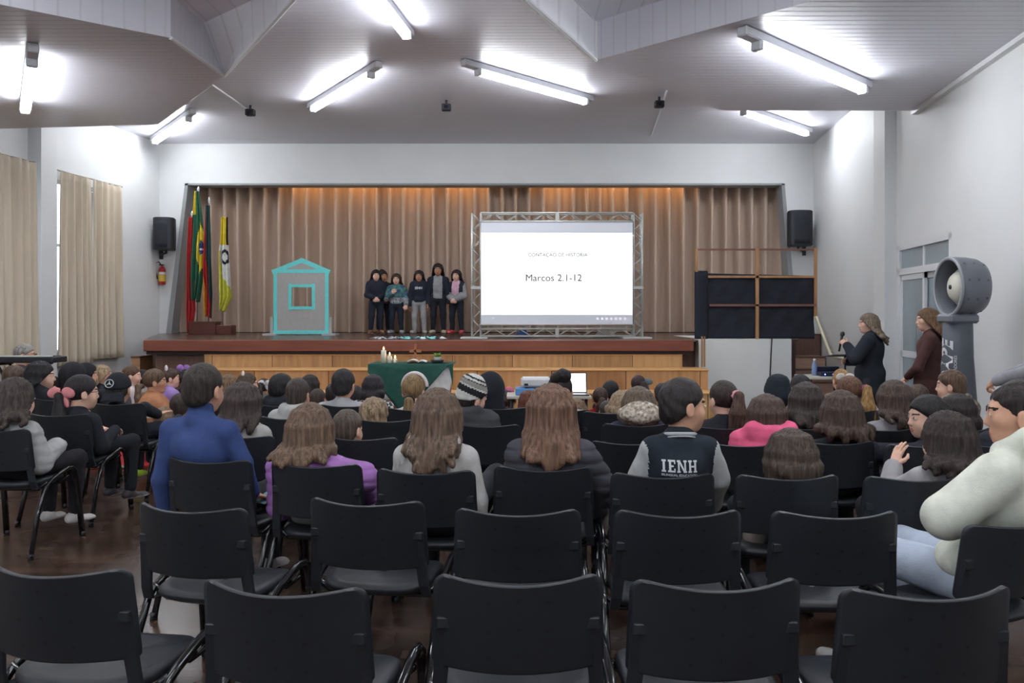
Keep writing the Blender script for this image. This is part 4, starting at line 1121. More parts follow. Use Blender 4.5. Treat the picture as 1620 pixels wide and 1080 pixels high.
# ------------------------------------------------------------------ smooth bodies: distance fields turned into one skin
class SDF:
    def __init__(s): s.p = []; s.cuts = []
    def cone(s, a, b, ra, rb, k=.02, op='u'): s.p.append(('c', np.array(a, float), np.array(b, float), ra, rb, k, op)); return s
    def chain(s, pts, rs, k=.02):
        for i in range(len(pts)-1): s.cone(pts[i], pts[i+1], rs[i], rs[i+1], k)
        return s
    def ell(s, c, r, k=.02, R=None, op='u'): s.p.append(('e', np.array(c, float), np.array(r, float), None if R is None else np.array(R, float), 0, k, op)); return s
    def cut(s, pt, n):
        """throw away the side the normal points to"""
        s.cuts.append((np.array(pt, float), np.array(n, float)/np.linalg.norm(n))); return s
    def run(s, h, disp=None):
        lo = np.full(3, 1e9); hi = np.full(3, -1e9); bb = []
        for q in s.p:
            if q[0] == 'c':
                r = max(q[3], q[4]); l = np.minimum(q[1], q[2])-r; u = np.maximum(q[1], q[2])+r
            else:
                r = max(q[2]) if q[3] is not None else q[2]
                l = q[1]-r; u = q[1]+r
            bb.append((l, u))
            if q[6] == 'u': lo = np.minimum(lo, l); hi = np.maximum(hi, u)
        lo -= 3*h; hi += 3*h
        n = np.ceil((hi-lo)/h).astype(int)+1
        F = np.full(n, 1.0, np.float32)
        axs = [lo[i]+h*np.arange(n[i]) for i in range(3)]
        for q, (l, u) in zip(s.p, bb):
            k = q[5]; m = k+2.5*h
            i0 = np.maximum(0, np.floor((l-m-lo)/h).astype(int)); i1 = np.minimum(n, np.ceil((u+m-lo)/h).astype(int)+1)
            if np.any(i1 <= i0): continue
            X = axs[0][i0[0]:i1[0], None, None]; Y_ = axs[1][None, i0[1]:i1[1], None]; Z_ = axs[2][None, None, i0[2]:i1[2]]
            if q[0] == 'c':
                a, b = q[1], q[2]; ab = b-a; L2_ = max(1e-9, ab@ab)
                t = np.clip(((X-a[0])*ab[0]+(Y_-a[1])*ab[1]+(Z_-a[2])*ab[2])/L2_, 0, 1)
                d = np.sqrt((X-a[0]-t*ab[0])**2+(Y_-a[1]-t*ab[1])**2+(Z_-a[2]-t*ab[2])**2)-(q[3]+(q[4]-q[3])*t)
            else:
                c, r, R = q[1], q[2], q[3]
                x, y, z = X-c[0], Y_-c[1], Z_-c[2]
                if R is not None:
                    x, y, z = (R[0, 0]*x+R[1, 0]*y+R[2, 0]*z, R[0, 1]*x+R[1, 1]*y+R[2, 1]*z, R[0, 2]*x+R[1, 2]*y+R[2, 2]*z)
                k0 = np.sqrt((x/r[0])**2+(y/r[1])**2+(z/r[2])**2); k1 = np.sqrt((x/r[0]**2)**2+(y/r[1]**2)**2+(z/r[2]**2)**2)+1e-9
                d = k0*(k0-1)/k1
            sl = tuple(slice(i0[i], i1[i]) for i in range(3))
            f = F[sl]
            if q[6] == 'u':
                w = np.clip(.5+.5*(f-d)/k, 0, 1); F[sl] = f*(1-w)+d*w-k*w*(1-w)
            else:
                w = np.clip(.5-.5*(f+d)/k, 0, 1); F[sl] = f*(1-w)-d*w+k*w*(1-w)
        for pt, nn in s.cuts:
            d = (axs[0][:, None, None]-pt[0])*nn[0]+(axs[1][None, :, None]-pt[1])*nn[1]+(axs[2][None, None, :]-pt[2])*nn[2]
            F = np.maximum(F, d.astype(np.float32))
        S = F < 0
        c8 = [(i, j, k) for i in (0, 1) for j in (0, 1) for k in (0, 1)]
        v = lambda A, o: A[o[0]:A.shape[0]-1+o[0], o[1]:A.shape[1]-1+o[1], o[2]:A.shape[2]-1+o[2]]
        cnt = sum(v(S, o).astype(np.int8) for o in c8)
        idx = np.argwhere((cnt > 0) & (cnt < 8))
        ids = np.full(cnt.shape, -1, np.int32); ids[idx[:, 0], idx[:, 1], idx[:, 2]] = np.arange(len(idx))
        vals = {o: F[idx[:, 0]+o[0], idx[:, 1]+o[1], idx[:, 2]+o[2]] for o in c8}
        acc = np.zeros((len(idx), 3)); num = np.zeros(len(idx))
        for ax in range(3):
            for o in c8:
                if o[ax]: continue
                o2 = list(o); o2[ax] = 1; a, b = vals[o], vals[tuple(o2)]
                cr = (a < 0) != (b < 0)
                t = np.where(cr, a/np.where(cr, a-b, 1), 0)
                for i in range(3): acc[:, i] += np.where(cr, (t if i == ax else o[i]), 0)
                num += cr
        V = lo+h*(idx+acc/num[:, None])
        Q = []
        for ax in range(3):
            b, c = [(1, 2), (2, 0), (0, 1)][ax]
            A = np.take(S, range(0, n[ax]-1), ax); B = np.take(S, range(1, n[ax]), ax)
            E = np.argwhere(A != B)
            E = E[(E[:, b] > 0) & (E[:, c] > 0) & (E[:, b] < n[b]-1) & (E[:, c] < n[c]-1)]
            s0 = A[E[:, 0], E[:, 1], E[:, 2]]
            def cell(db, dc):
                e = E.copy(); e[:, b] -= db; e[:, c] -= dc; return ids[e[:, 0], e[:, 1], e[:, 2]]
            q = np.stack([cell(1, 1), cell(0, 1), cell(0, 0), cell(1, 0)], 1)
            q[~s0] = q[~s0][:, ::-1]
            Q.append(q)
        Q = np.concatenate(Q); Q = Q[(Q >= 0).all(1)]
        if disp is not None: V = disp(V)
        return V, Q
def to_mesh(name, V, Q, mats, mi=None):
    me = bpy.data.meshes.new(name)
    me.vertices.add(len(V)); me.vertices.foreach_set('co', np.asarray(V, np.float32).ravel())
    me.loops.add(len(Q)*4); me.polygons.add(len(Q))
    me.loops.foreach_set('vertex_index', np.asarray(Q, np.int32).ravel())
    me.polygons.foreach_set('loop_start', np.arange(0, len(Q)*4, 4, dtype=np.int32))
    me.update(calc_edges=True)
    me.polygons.foreach_set('use_smooth', np.ones(len(Q), bool))
    for m in mats: me.materials.append(m)
    if mi is not None: me.polygons.foreach_set('material_index', np.asarray(mi, np.int32))
    me.validate(); me.update()
    return me
def centers(V, Q): return V[Q].mean(1)

_heads = {}
def head_mesh(kind, h):
    """canonical head facing +y, origin mid skull, about 0.22 tall; slots 0 skin 1 eye white 2 iris 3 lips 4 brow"""
    if (kind, h) in _heads: return _heads[(kind, h)]
    s = SDF()
    s.ell((0, -.012, .025), (.074, .090, .082), .03)
    s.ell((0, .022, -.035), (.057, .064, .078), .03)
    jw = {'child': .030, 'woman': .030, 'man': .040}[kind]
    s.ell((0, .040, -.088), (jw, .034, .026), .03)
    if kind == 'child':
        for q in (-1, 1): s.ell((q*.034, .050, -.045), (.022, .022, .024), .03)
    else:
        for q in (-1, 1): s.ell((q*.040, .045, -.022), (.020, .026, .016), .03)
    s.cone((0, .080, -.004), (0, .0945, -.036), .006, .0085, .016)
    for q in (-1, 1): s.ell((q*.009, .086, -.040), (.0065, .009, .006), .010)
    s.cone((-.032, .074, .014), (.032, .074, .014), .010, .010, .02)
    for q in (-1, 1): s.ell((q*.031, .094, -.004), (.017, .014, .011), .012, op='s')
    for q in (-1, 1): s.ell((q*.031, .0765, -.005), (.0135, .0120, .0095), .003)
    s.cone((-.015, .0775, -.067), (.015, .0775, -.067), .0045, .0045, .010)
    s.cone((-.012, .0765, -.0755), (.012, .0765, -.0755), .005, .005, .010)
    for q in (-1, 1):
        s.ell((q*.078, -.012, -.018), (.010, .021, .032), .010)
        s.ell((q*.089, -.004, -.016), (.006, .010, .018), .008, op='s')
    s.cone((0, -.022, -.06), (0, -.034, -.18), .047 if kind != 'man' else .056, .050 if kind != 'man' else .062, .025)
    V, Q = s.run(h)
    c = centers(V, Q); mi = np.zeros(len(Q), int)
    for q in (-1, 1):
        e = np.array([q*.031, .0885, -.005])
        w = ((c[:, 0]-e[0])/.0125)**2+((c[:, 2]-e[2])/.0065)**2
        m = (w < 1) & (c[:, 1] > .07); mi[m] = 1
        mi[m & (((c[:, 0]-e[0])**2+(c[:, 2]-e[2])**2) < .0058**2)] = 2
        b = (np.abs(c[:, 0]-q*.033) < .019) & (np.abs(c[:, 2]-(.0165-.12*abs(q)*np.abs(np.abs(c[:, 0])-.033))) < .0042) & (c[:, 1] > .06); mi[b] = 4
    l = ((c[:, 0]/.021)**2+((c[:, 2]+.0725)/.0105)**2 < 1) & (c[:, 1] > .07); mi[l] = 3
    _heads[(kind, h)] = (V, Q, mi)
    return _heads[(kind, h)]
_hands = {}
def hand_mesh(curl, side, h=.0048):
    """right hand: wrist at origin, fingers +y, palm -z, thumb -x; side=-1 mirrors"""
    if (curl, side) in _hands: return _hands[(curl, side)]
    s = SDF()
    s.cone((0, -.03, 0), (0, .02, 0), .022, .026, .015)
    s.ell((0, .048, 0), (.037, .046, .015), .015)
    for (x, y, L_, sp) in ((-.027, .083, .066, -.10), (-.009, .089, .076, -.03), (.009, .087, .071, .04), (.026, .078, .056, .12)):
        p = np.array([x, y-.012, 0.0]); a = curl*.6; pts = [p]; 
        for f, da in ((.46, 0), (.30, curl), (.24, curl*.8)):
            a += da; dv = np.array([math.sin(sp)*math.cos(a), math.cos(sp)*math.cos(a), -math.sin(a)])
            p = p+dv*L_*f*1.12; pts.append(p)
        s.chain(pts, [.0092, .0084, .0076, .0062], .004)
    s.chain([(-.024, .018, -.004), (-.048, .044, -.012), (-.056, .068, -.020-curl*.012), (-.052+curl*.02, .088, -.026-curl*.02)], [.014, .0115, .0095, .0075], .006)
    V, Q = s.run(h)
    if side < 0: V = V*np.array([-1, 1, 1]); Q = Q[:, ::-1]
    _hands[(curl, side)] = (V, Q)
    return V, Q
def place_hand(wr, dirv, palm, curl, side, sc):
    V, Q = hand_mesh(curl, side)
    y = np.array(dirv, float); y /= np.linalg.norm(y)
    z = -np.array(palm, float); z = z-y*(z@y); z /= np.linalg.norm(z)
    x = np.cross(y, z)
    R = np.stack([x, y, z], 1)
    return (V*sc)@R.T+np.array(wr), Q
def rotz(a): c, s = math.cos(a), math.sin(a); return np.array([[c, -s, 0], [s, c, 0], [0, 0, 1.0]])
def rotx(a): c, s = math.cos(a), math.sin(a); return np.array([[1, 0, 0], [0, c, -s], [0, s, c]])
def roty(a): c, s = math.cos(a), math.sin(a); return np.array([[c, 0, s], [0, 1, 0], [-s, 0, c]])
def wrinkle(amp, seed, fz=40.0):
    r = np.random.RandomState(seed); K = r.normal(size=(5, 3)); K /= np.linalg.norm(K, axis=1)[:, None]; K *= np.array([22, 30, 38, 46, 60])[:, None]; K[:, 2] *= fz/40
    ph = r.uniform(0, 6.28, 5)
    def f(V):
        n = sum(np.sin(V@K[i]+ph[i])*(1/(1+i*.4)) for i in range(5))
        c = V.mean(0)
        out = np.stack([V[:, 0]-c[0], V[:, 1]-c[1], np.zeros(len(V))], 1); out /= (np.linalg.norm(out, axis=1)[:, None]+1e-6)
        return V+out*(amp*n)[:, None]
    return f
M_eyew = mat('eye_white', (226, 224, 220), .3); M_iris = mat('eye_iris', (44, 32, 26), .2)
M_lip = {}
SK = {'fair': (226, 182, 160), 'mid': (206, 158, 132), 'tan': (176, 126, 100), 'dark': (140, 96, 76)}
M_white_shoe = mat('white_shoe', (206, 202, 200), .5, noise=.05); M_sole = mat('shoe_sole', (188, 180, 184), .5)
_cache = {}
def cached(key, fn):
    if key not in _cache: _cache[key] = fn()
    return _cache[key]
def setmats(o, mats):
    """share the mesh, keep the colours on the object"""
    for i, m in enumerate(mats):
        if i < len(o.material_slots):
            o.material_slots[i].link = 'OBJECT'; o.material_slots[i].material = m
RNG = random.Random(77)

def person(label, seat, px, top, hs=1.0, yaw=None, hyaw=0.0, hpitch=0.0, hroll=0.0, hair='short', hcol=(60, 46, 40), hopt=None,
           shirt=(60, 60, 66), sleeve=None, topopt=(), pants=(44, 46, 54), shoes=(150, 146, 146), skn='mid', kind='child',
           arms='lap', sw=None, legs=None, d=None, dx=0.0, group=None, ls=1.0, fine=None, key=None, scale=None, hd=None, lean=0.0, rnd=None):
    """seat: a chair key, 'floor' or 'stand'. px/top: where the crown of the head shows in the photograph, used to find its height."""
    hopt = hopt or {}
    seed = RNG.randint(0, 10**6) if rnd is None else rnd
    rr = random.Random(seed)
    if seat in CHAIRS:
        cx, cy, cyaw = CHAIRS[seat]
        ya = math.radians(cyaw if yaw is None else yaw)
        cya = math.radians(cyaw)
        f = (math.sin(cya), math.cos(cya))
        ox, oy = cx+f[0]*(.265+lean), cy+f[1]*(.265+lean)
        hd_ = (cy+.235*f[1]) if hd is None else hd
        mode = 'chair'
    else:
        ya = math.radians(yaw or 0.0); ox, oy = W(px, d)+dx, d; hd_ = d if hd is None else hd; mode = seat
    base = ZS if seat == 'stage' else 0.0
    if seat == 'stage': mode = 'stand'
    htop = Z(top, hd_)-base
    hx_w, hy_w = W(px, hd_), hd_
    # into the person's own frame (facing +y)
    ux, uy = hx_w-ox, hy_w-oy
    c, s_ = math.cos(ya), math.sin(ya)
    Hc = np.array([ux*c-uy*s_, ux*s_+uy*c, htop-.118*hs])
    man = kind != 'child'
    if sw is None: sw = (.135 if not man else .165)*(.55+.45*hs)
    R = rotz(-math.radians(hyaw))@rotx(math.radians(hpitch))@roty(math.radians(hroll))
    N = Hc+R@np.array([0, -.026, -.098])*hs+np.array([0, -.005, -.030*hs])
    if 'hood' in topopt and kind == 'child': N = N+np.array([0, 0, .022])
    if 'bighood' in topopt: N = N+np.array([0, 0, .03])
    shz = N[2]-.032*hs
    if mode == 'chair': pz = .545
    elif mode == 'floor': pz = max(.12, min(.34, shz-.36*hs))
    else: pz = htop*.50
    P = np.array([N[0]*.75, 0 if mode != 'stand' else N[1]*.6, pz])
    mid = P*.5+N*.5
    b = sw/.135
    dist = oy
    if fine is None: fine = dist < 4.6
    hT = .0105 if fine else (.0145 if dist < 7.2 else .02)
    hH = .0055 if fine else .0075
    Sx = {q: np.array([N[0]+q*sw, N[1]-.005, shz-.03]) for q in (-1, 1)}
    # ---- arms
    AL = (shz-pz)*.62 if mode != 'stand' else htop*.175
    AL = max(.2, min(.32, AL))
    A = {}
    for q in (-1, 1):
        mode_a = arms if isinstance(arms, str) else arms.get('l' if q < 0 else 'r', 'lap')
        if isinstance(mode_a, tuple): E_, Wr_ = [np.array(v, float)+np.array([N[0], 0, 0]) for v in mode_a[:2]]; hdv, pal, cu = mode_a[2:5]
        elif mode_a == 'lap':
            E_ = Sx[q]+np.array([q*.03, .06, -AL]); Wr_ = np.array([P[0]+q*.09, .24, pz+.10]); hdv = (-q*.5, .8, -.2); pal = (0, -.2, -1); cu = .5
        elif mode_a == 'down':
            E_ = Sx[q]+np.array([q*.05, -.01, -AL]); Wr_ = E_+np.array([q*.01, .05, -AL*.92]); hdv = (0, .1, -1); pal = (-q, 0, 0); cu = .5
        elif mode_a == 'side':
            E_ = Sx[q]+np.array([q*.06, .02, -AL]); Wr_ = E_+np.array([q*.02, .16, -AL*.55]); hdv = (0, .8, -.5); pal = (0, -.4, -1); cu = .4
        elif mode_a == 'front':
            E_ = Sx[q]+np.array([q*.045, .02, -AL]); Wr_ = np.array([P[0]+q*.035, E_[1]+.17, E_[2]-AL*.30]); hdv = (-q*.7, .4, -.5); pal = (-q*.3, -.8, -.1); cu = .7
        elif mode_a == 'chest':
            E_ = Sx[q]+np.array([q*.06, .04, -AL*.95]); Wr_ = np.array([N[0]+q*.05, E_[1]+.16, Sx[q][2]-.10]); hdv = (-q*.6, .3, .6); pal = (0, -1, .2); cu = .8
        A[q] = (E_, Wr_, hdv, pal, cu)
    # ---- legs
    Lg = {}
    TH = .36*ls; SH = .37*ls
    for q in (-1, 1):
        hip = P+np.array([q*.075*b**.5, 0, -.02])
        ml = legs if isinstance(legs, str) or legs is None else legs.get('l' if q < 0 else 'r')
        if isinstance(ml, tuple): K_, An_ = [np.array(v, float)+np.array([P[0], 0, 0]) for v in ml[:2]]; toe = np.array(ml[2], float) if len(ml) > 2 else np.array([0, 1.0, 0])
        elif mode == 'chair':
            K_ = np.array([hip[0]+q*.03, TH+.02, pz-.015]); An_ = np.array([K_[0], TH-.0, max(.07, pz-.02-SH)]); toe = np.array([q*.15, 1, -.25 if An_[2] > .09 else 0.0])
        elif mode == 'floor':
            K_ = np.array([hip[0]+q*.13, .24, .14]); An_ = np.array([-q*.04, .27, .06]); toe = np.array([-q*.9, .3, 0])
        else:
            K_ = np.array([hip[0]+q*.012, hip[1]+.015, pz*.53]); An_ = np.array([hip[0]+q*.02, hip[1]-.02, .075]); toe = np.array([q*.25, 1, 0])
        Lg[q] = (hip, K_, An_, toe/np.linalg.norm(toe))
    # ---- body: skin, one mesh
    def build_body():
        B = SDF()
        B.ell(P+np.array([0, 0, .03]), (sw*.78, .085*b**.5, .09), .05); B.ell(mid, (sw*.75, .075, .12), .05); B.ell((N[0]*.85+P[0]*.15, N[1]-.0, shz-.11), (sw*.85, .078*b**.5, .11), .05)
        B.cone(N, N+R@np.array([0, .004, .07])*hs, .046*hs, .043*hs, .02)
        for q in (-1, 1):
            E_, Wr_ = A[q][:2]; hip, K_, An_, toe = Lg[q]
            B.cone(N+np.array([0, 0, -.02]), Sx[q], .038, .034*b**.5, .03)
            B.chain([Sx[q], E_, Wr_], [.036*b**.5, .029*b**.5, .020], .015)
            B.chain([hip, K_, An_], [.062*b**.5, .042*b**.5, .027], .02)
            B.cone(An_+np.array([0, 0, -.03]), An_+toe*.10*ls+np.array([0, 0, -.045]), .024, .018, .02)
        V, Q = B.run(hT*1.25)
        hv, hq, hm = head_mesh(kind, hH)
        hv = (hv*hs)@R.T+Hc
        Vs = [V, hv]; Qs = [Q, hq+len(V)]; mi = [np.zeros(len(Q), int), hm]; off = len(V)+len(hv)
        for q in (-1, 1):
            vv, qq = place_hand(A[q][1], A[q][2], A[q][3], A[q][4], q, .82 if not man else .95)
            Vs.append(vv); Qs.append(qq+off); mi.append(np.zeros(len(qq), int)); off += len(vv)
        return to_mesh('person', np.concatenate(Vs), np.concatenate(Qs), [M_eyew]*5, np.concatenate(mi))
    me = build_body()
    body = bpy.data.objects.new('person', me); C.objects.link(body)
    body.location = (ox, oy, base); body.rotation_euler = (0, 0, -ya)
    sk = SK[skn]
    lipc = tuple(int(v) for v in (sk[0]*.86, sk[1]*.66, sk[2]*.66))
    setmats(body, [skin(sk), M_eyew, M_iris, skin(lipc), hairm(tuple(int(v*.8) for v in hcol))])
    tag(body, label, 'person', group)
    # ---- top
    T = SDF()
    g = .020 if 'puffer' not in topopt else .038
    if 'loose' in topopt: g = .034
    if 'slim' in topopt: g = .011
    hem = pz-.02 if mode != 'stand' else pz-.04
    if 'long' in topopt: hem = pz-.24
    T.ell((P[0], P[1], hem+.07), (sw*.84+g, .098*b**.5+g, .09), .05)
    if 'long' in topopt: T.cone((P[0], P[1], hem+.06), (P[0], P[1], pz+.05), sw*.70+g, sw*.74+g, .05)
    T.ell(mid, (sw*.80+g, .086*b**.5+g, (shz-pz)*.42), .06)
    T.ell((N[0]*.85+P[0]*.15, N[1]-.005, shz-.115), (sw*.92+g, .088*b**.5+g, .125), .09)
    for q in (-1, 1):
        E_, Wr_ = A[q][:2]
        T.cone(N+np.array([0, -.008, -.02*hs]), Sx[q]+np.array([0, 0, .0]), .040+g*.6, .040*b**.5+g*.8, .055)
        cuff = Wr_+(E_-Wr_)*.06
        T.chain([Sx[q], E_, cuff], [.040*b**.5+g*1.0, .034*b**.5+g*1.05, .026+g*.8], .02)
    if 'turtle' in topopt: T.cone(N+np.array([0, 0, -.02]), N+R@np.array([0, .006, .045])*hs, .062*hs, .054*hs, .02)
    else: T.cone(N+np.array([0, 0, -.03]), N+np.array([0, .002, .005]), .062*hs, .056*hs, .02)
    if 'collar' in topopt: T.cone(N+np.array([-.035, -.02, .01]), N+np.array([.035, -.02, .01]), .034, .034, .02)
    if 'hood' in topopt:
        hb = hs*(1.36 if kind == 'man' else (1.3 if 'bighood' in topopt else 1.0)); hz_ = np.array([0, 0, .035 if kind == 'man' else 0])
        for q in (-1, 1): T.chain([N+hz_+np.array([q*.080, .02, -.015])*hb, N+hz_+np.array([q*.072, -.045, .012])*hb, N+hz_+np.array([0, -.080, -.005])*hb], [.024*hb, .034*hb, .038*hb], .03)
        T.ell(N+np.array([0, -.070, -.060])*hb, np.array([.085, .038, .070])*hb, .03)
    if 'hoodup' in topopt:
        T.ell(Hc+R@np.array([0, -.022, .012])*hs, np.array([.106, .120, .122])*hs, .03, R=R)
        T.ell(Hc+R@np.array([0, -.035, -.10])*hs, np.array([.095, .085, .09])*hs, .04, R=R)
        T.ell(Hc+R@np.array([0, .10, -.03])*hs, np.array([.066, .085, .095])*hs, .02, R=R, op='s')
    if 'buncho' in topopt:
        T.ell((P[0], P[1]+.02, pz+.10), (sw*1.75, .24, .22), .08); T.ell((N[0], N[1], shz-.10), (sw*1.45, .17, .16), .08)
    wr = wrinkle(.0028 if 'slim' not in topopt else .0015, seed)
    def disp(V):
        V = wr(V)
        if 'puffer' in topopt:
            c0 = V.mean(0); out = V-c0; out[:, 2] = 0; out /= np.linalg.norm(out, axis=1)[:, None]+1e-6
            V = V+out*(-.010*(1-np.abs(np.sin(V[:, 2]*PI/.062)))**2)[:, None]
        return V
    V, Q = T.run(hT, disp)
    cc = centers(V, Q)
    mi = np.zeros(len(Q), int)
    if sleeve is not None:
        for q in (-1, 1):
            for a_, b_ in ((Sx[q], A[q][0]), (A[q][0], A[q][1])):
                ab = b_-a_; t = np.clip(((cc-a_)@ab)/(ab@ab), -.25 if a_ is Sx[q] else 0, 1.1)
                dd = np.linalg.norm(cc-a_-t[:, None]*ab, axis=1)
                lim = .075+g
                side_ok = (cc[:, 0]-N[0])*q > sw*1.0+.022+.5*np.maximum(0, cc[:, 2]-Sx[q][2]) if a_ is Sx[q] else np.ones(len(cc), bool)
                mi[(dd < lim) & side_ok] = 1
    def region(fn, k): mi[fn(cc)] = k
    mats = [shirt if not isinstance(shirt, tuple) else fabric(shirt), sleeve if sleeve is None or not isinstance(sleeve, tuple) else fabric(sleeve)]
    if mats[1] is None: mats[1] = mats[0]
    tname = 'jacket' if ('puffer' in topopt or 'long' in topopt or sleeve is not None) else ('hooded_top' if 'hood' in topopt or 'hoodup' in topopt else 'jumper')
    if False:
        rn = np.linalg.norm(cc[:, :2]-N[:2], axis=1)
        zz = cc[:, 2]-N[2]
        m = (cc[:, 2] > N[2]-.028) & (cc[:, 1] < N[1]+.03)
        mi[m & ((np.abs(zz+.002) < .008) | (np.abs(zz+.024) < .005))] = 2; mats.append(fabric((176, 180, 182)))
    if 'front' in topopt:   # different front panel
        m = (cc[:, 1] > N[1]+.03) & (np.abs(cc[:, 0]-N[0]) < sw*.62) & (mi == 0); mi[m] = 2; mats.append(fabric(topopt['front']))
    if 'skirt' in topopt:
        m = (cc[:, 2] < pz+.10) & (mi == 0); mi[m] = 2; mats.append(topopt['skirt'])
    if isinstance(topopt, dict) and 'band' in topopt:
        z0, z1, m_ = topopt['band']; m = (cc[:, 2] > N[2]+z0) & (cc[:, 2] < N[2]+z1); mi[m] = len(mats); mats.append(m_)
    tme = to_mesh(tname, V, Q, mats, mi)
    tob = link(tme, tname, body)
    # ---- trousers
    L_ = SDF()
    L_.ell(P+np.array([0, 0, .0]), (sw*.80+.014, .098*b**.5+.010, .095), .04)
    for q in (-1, 1):
        hip, K_, An_, toe = Lg[q]
        L_.chain([hip, K_, An_+(K_-An_)*.04], [.076*b**.5, .056*b**.5, .044], .03)
    V, Q = L_.run(hT*1.1, wrinkle(.002, seed+1))
    pm = pants if not isinstance(pants, tuple) else fabric(pants)
    link(to_mesh('trousers', V, Q, [pm]), 'trousers', body)
    # ---- shoes
    sm = M_white_shoe if shoes == 'white' else mat('shoe_%d_%d_%d' % tuple(shoes), shoes, .5)
    for q in (-1, 1):
        hip, K_, An_, toe = Lg[q]
        S_ = SDF(); bz_ = An_+np.array([0, 0, -.045]); 
        S_.cone(An_+np.array([0, 0, -.015]), bz_, .036, .034, .02); S_.cone(bz_-toe*.035, bz_+toe*.145*ls, .036, .029, .02); S_.ell(bz_+toe*.11*ls+np.array([0, 0, .0]), (.043, .050, .034), .02)
        S_.cut(bz_+np.array([0, 0, -.028]), (0, 0, -1))
        V, Q = S_.run(.009 if fine else .013)
        mi2 = (centers(V, Q)[:, 2] < bz_[2]-.016).astype(int)
        link(to_mesh('shoe', V, Q, [sm, M_sole], mi2), 'shoe', body)
    # ---- hair and headwear
    HP = lambda v: Hc+R@np.array(v, float)*hs
    hm_ = hairm(hcol)
    def cap(off=.0, low=0.0):
        H = SDF(); H.ell(HP((0, -.014, .026)), np.array([.083+off, .100+off, .094+off])*hs, .01, R=R)
        if low: H.ell(HP((0, -.045, -.035)), np.array([.072+off, .064+off, .06])*hs, .03, R=R)
        return H
    hh = .0065 if fine else (.009 if dist < 7.2 else .012)
    def hairline(H, fr=(0, .080, .050), n=(0, .655, -.755)):
        H.cut(HP(fr), R@np.array(n, float)); return H
    def strands(amp, fq=70.0):
        def f(V):
            v = (V-Hc)@R
            a = np.arctan2(v[:, 0], -v[:, 1])
            nz = np.sin(a*fq*.35+1.2*np.sin(v[:, 2]*5+seed))*.6+np.sin(a*fq*.9+v[:, 2]*8)*.4
            out = v.copy(); out /= np.linalg.norm(out, axis=1)[:, None]+1e-6
            return V+(out@R.T)*(amp*nz)[:, None]
        return f
    def tousle(amp):
        def f(V):
            v = (V-Hc)@R; k = 62
            nz = np.sin(v[:, 0]*k+seed)*np.sin(v[:, 1]*k*1.1+1)*np.sin(v[:, 2]*k*.9+2)+.5*np.sin(v[:, 0]*k*2.1+v[:, 2]*k*1.7)
            out = v/(np.linalg.norm(v, axis=1)[:, None]+1e-6)
            return V+(out@R.T)*(amp*nz)[:, None]
        return f
    def addhair(H, dsp, name='hair', m=None):
        V, Q = H.run(hh, dsp); link(to_mesh(name, V, Q, [m or hm_]), name, body)
    if hair == 'short':
        H = cap(hopt.get('off', -.002), 1); hairline(H, (0, .082, .048), (0, .62, -.78))
        for q in (-1, 1): H.ell(HP((q*.086, .002, -.022)), np.array([.014, .028, .036])*hs, .01, R=R, op='s')
        H.cut(HP((0, -.07, -.078)), R@np.array([0, .15, -1.0]))
        addhair(H, tousle(hopt.get('tousle', .0018)*hs))
    elif hair in ('long', 'curly', 'wavy'):
        Lh = hopt.get('L', .34); nl = hopt.get('n', 20 if fine else 11)+(5 if fine else 1); fl = hopt.get('flare', .02); amax = math.radians(hopt.get('amax', 118)); front = hopt.get('front', False)
        H = cap(.002); hairline(H, (0, .086, .045), (0, .75, -.66))
        yb = N[1]-.088*b**.5-g-.016-(.018 if 'hood' in topopt else 0)
        if mode == 'chair': Lh = min(Lh, Hc[2]-.785)
        for k in range(nl):
            a = -amax+2*amax*k/(nl-1)+rr.uniform(-.05, .05)
            r0 = HP((.062*math.sin(a), -.014-.075*math.cos(a), .075)); r1 = HP((.079*math.sin(a), -.014-.093*math.cos(a), .02))
            r2 = Hc+(R@np.array([(.088+fl*.4)*math.sin(a), -.012-(.104+fl*.2)*math.cos(a), 0]))*hs+np.array([0, 0, -.085*hs])
            dz = Lh*rr.uniform(.86 if hair == 'long' else .74, 1.06)*(1-.22*abs(math.sin(a))*hopt.get('taper', 1))
            wx = (.080+fl)*math.sin(a)*rr.uniform(.85, 1.15)
            r3 = np.array([0, 0, Hc[2]-dz*.6])
            r4 = np.array([Hc[0]+(R@np.array([wx*hopt.get('tip', 1.0), -.07*math.cos(a), 0]))[0]*hs*1.1, 0, Hc[2]-dz])
            r3[0] = r2[0]*.45+r4[0]*.55
            for p_ in (r3, r4):
                lim = yb if p_[2] < shz+.05 else (yb*.5+r2[1]*.5)
                if abs(p_[0]-N[0]) > sw*.75: lim += .05
                if 'bighood' in topopt: lim = r2[1]
                if math.cos(a) < -.1: p_[1] = r2[1]
                else: p_[1] = min(r2[1], r2[1]+(lim-r2[1])*(.45 if p_ is r3 else 1.0))
            if hair != 'long':
                am = hopt.get('wave', .014)
                pts = [r0, r1, r2]; rs = [.016, .021, .022]
                for t in np.linspace(.15, 1, 7):
                    p_ = r2*(1-t)**2+2*r3*t*(1-t)+r4*t*t
                    p_ = p_+np.array([am*math.sin(t*9+k*2.1), am*.8*math.cos(t*8+k*1.3), 0])*min(1, t*2)
                    pts.append(p_); rs.append(.024-.010*t)
                H.chain(pts, [q*hs for q in rs], .011)
            else:
                H.chain([r0, r1, r2, r3, r4], [.016*hs, .021*hs, .023*hs, .023, .013], .020)
        addhair(H, strands(hopt.get('amp', .0016)*1.5*hs, hopt.get('fq', 60)))
    elif hair in ('pony', 'bun', 'halfpony'):
        H = cap(.0); hairline(H, (0, .084, .050), (0, .70, -.70))
        pz_ = hopt.get('h', .0); pa = math.radians(hopt.get('side', 0))
        root = HP((.095*math.sin(pa), -.02-.09*math.cos(pa), pz_))
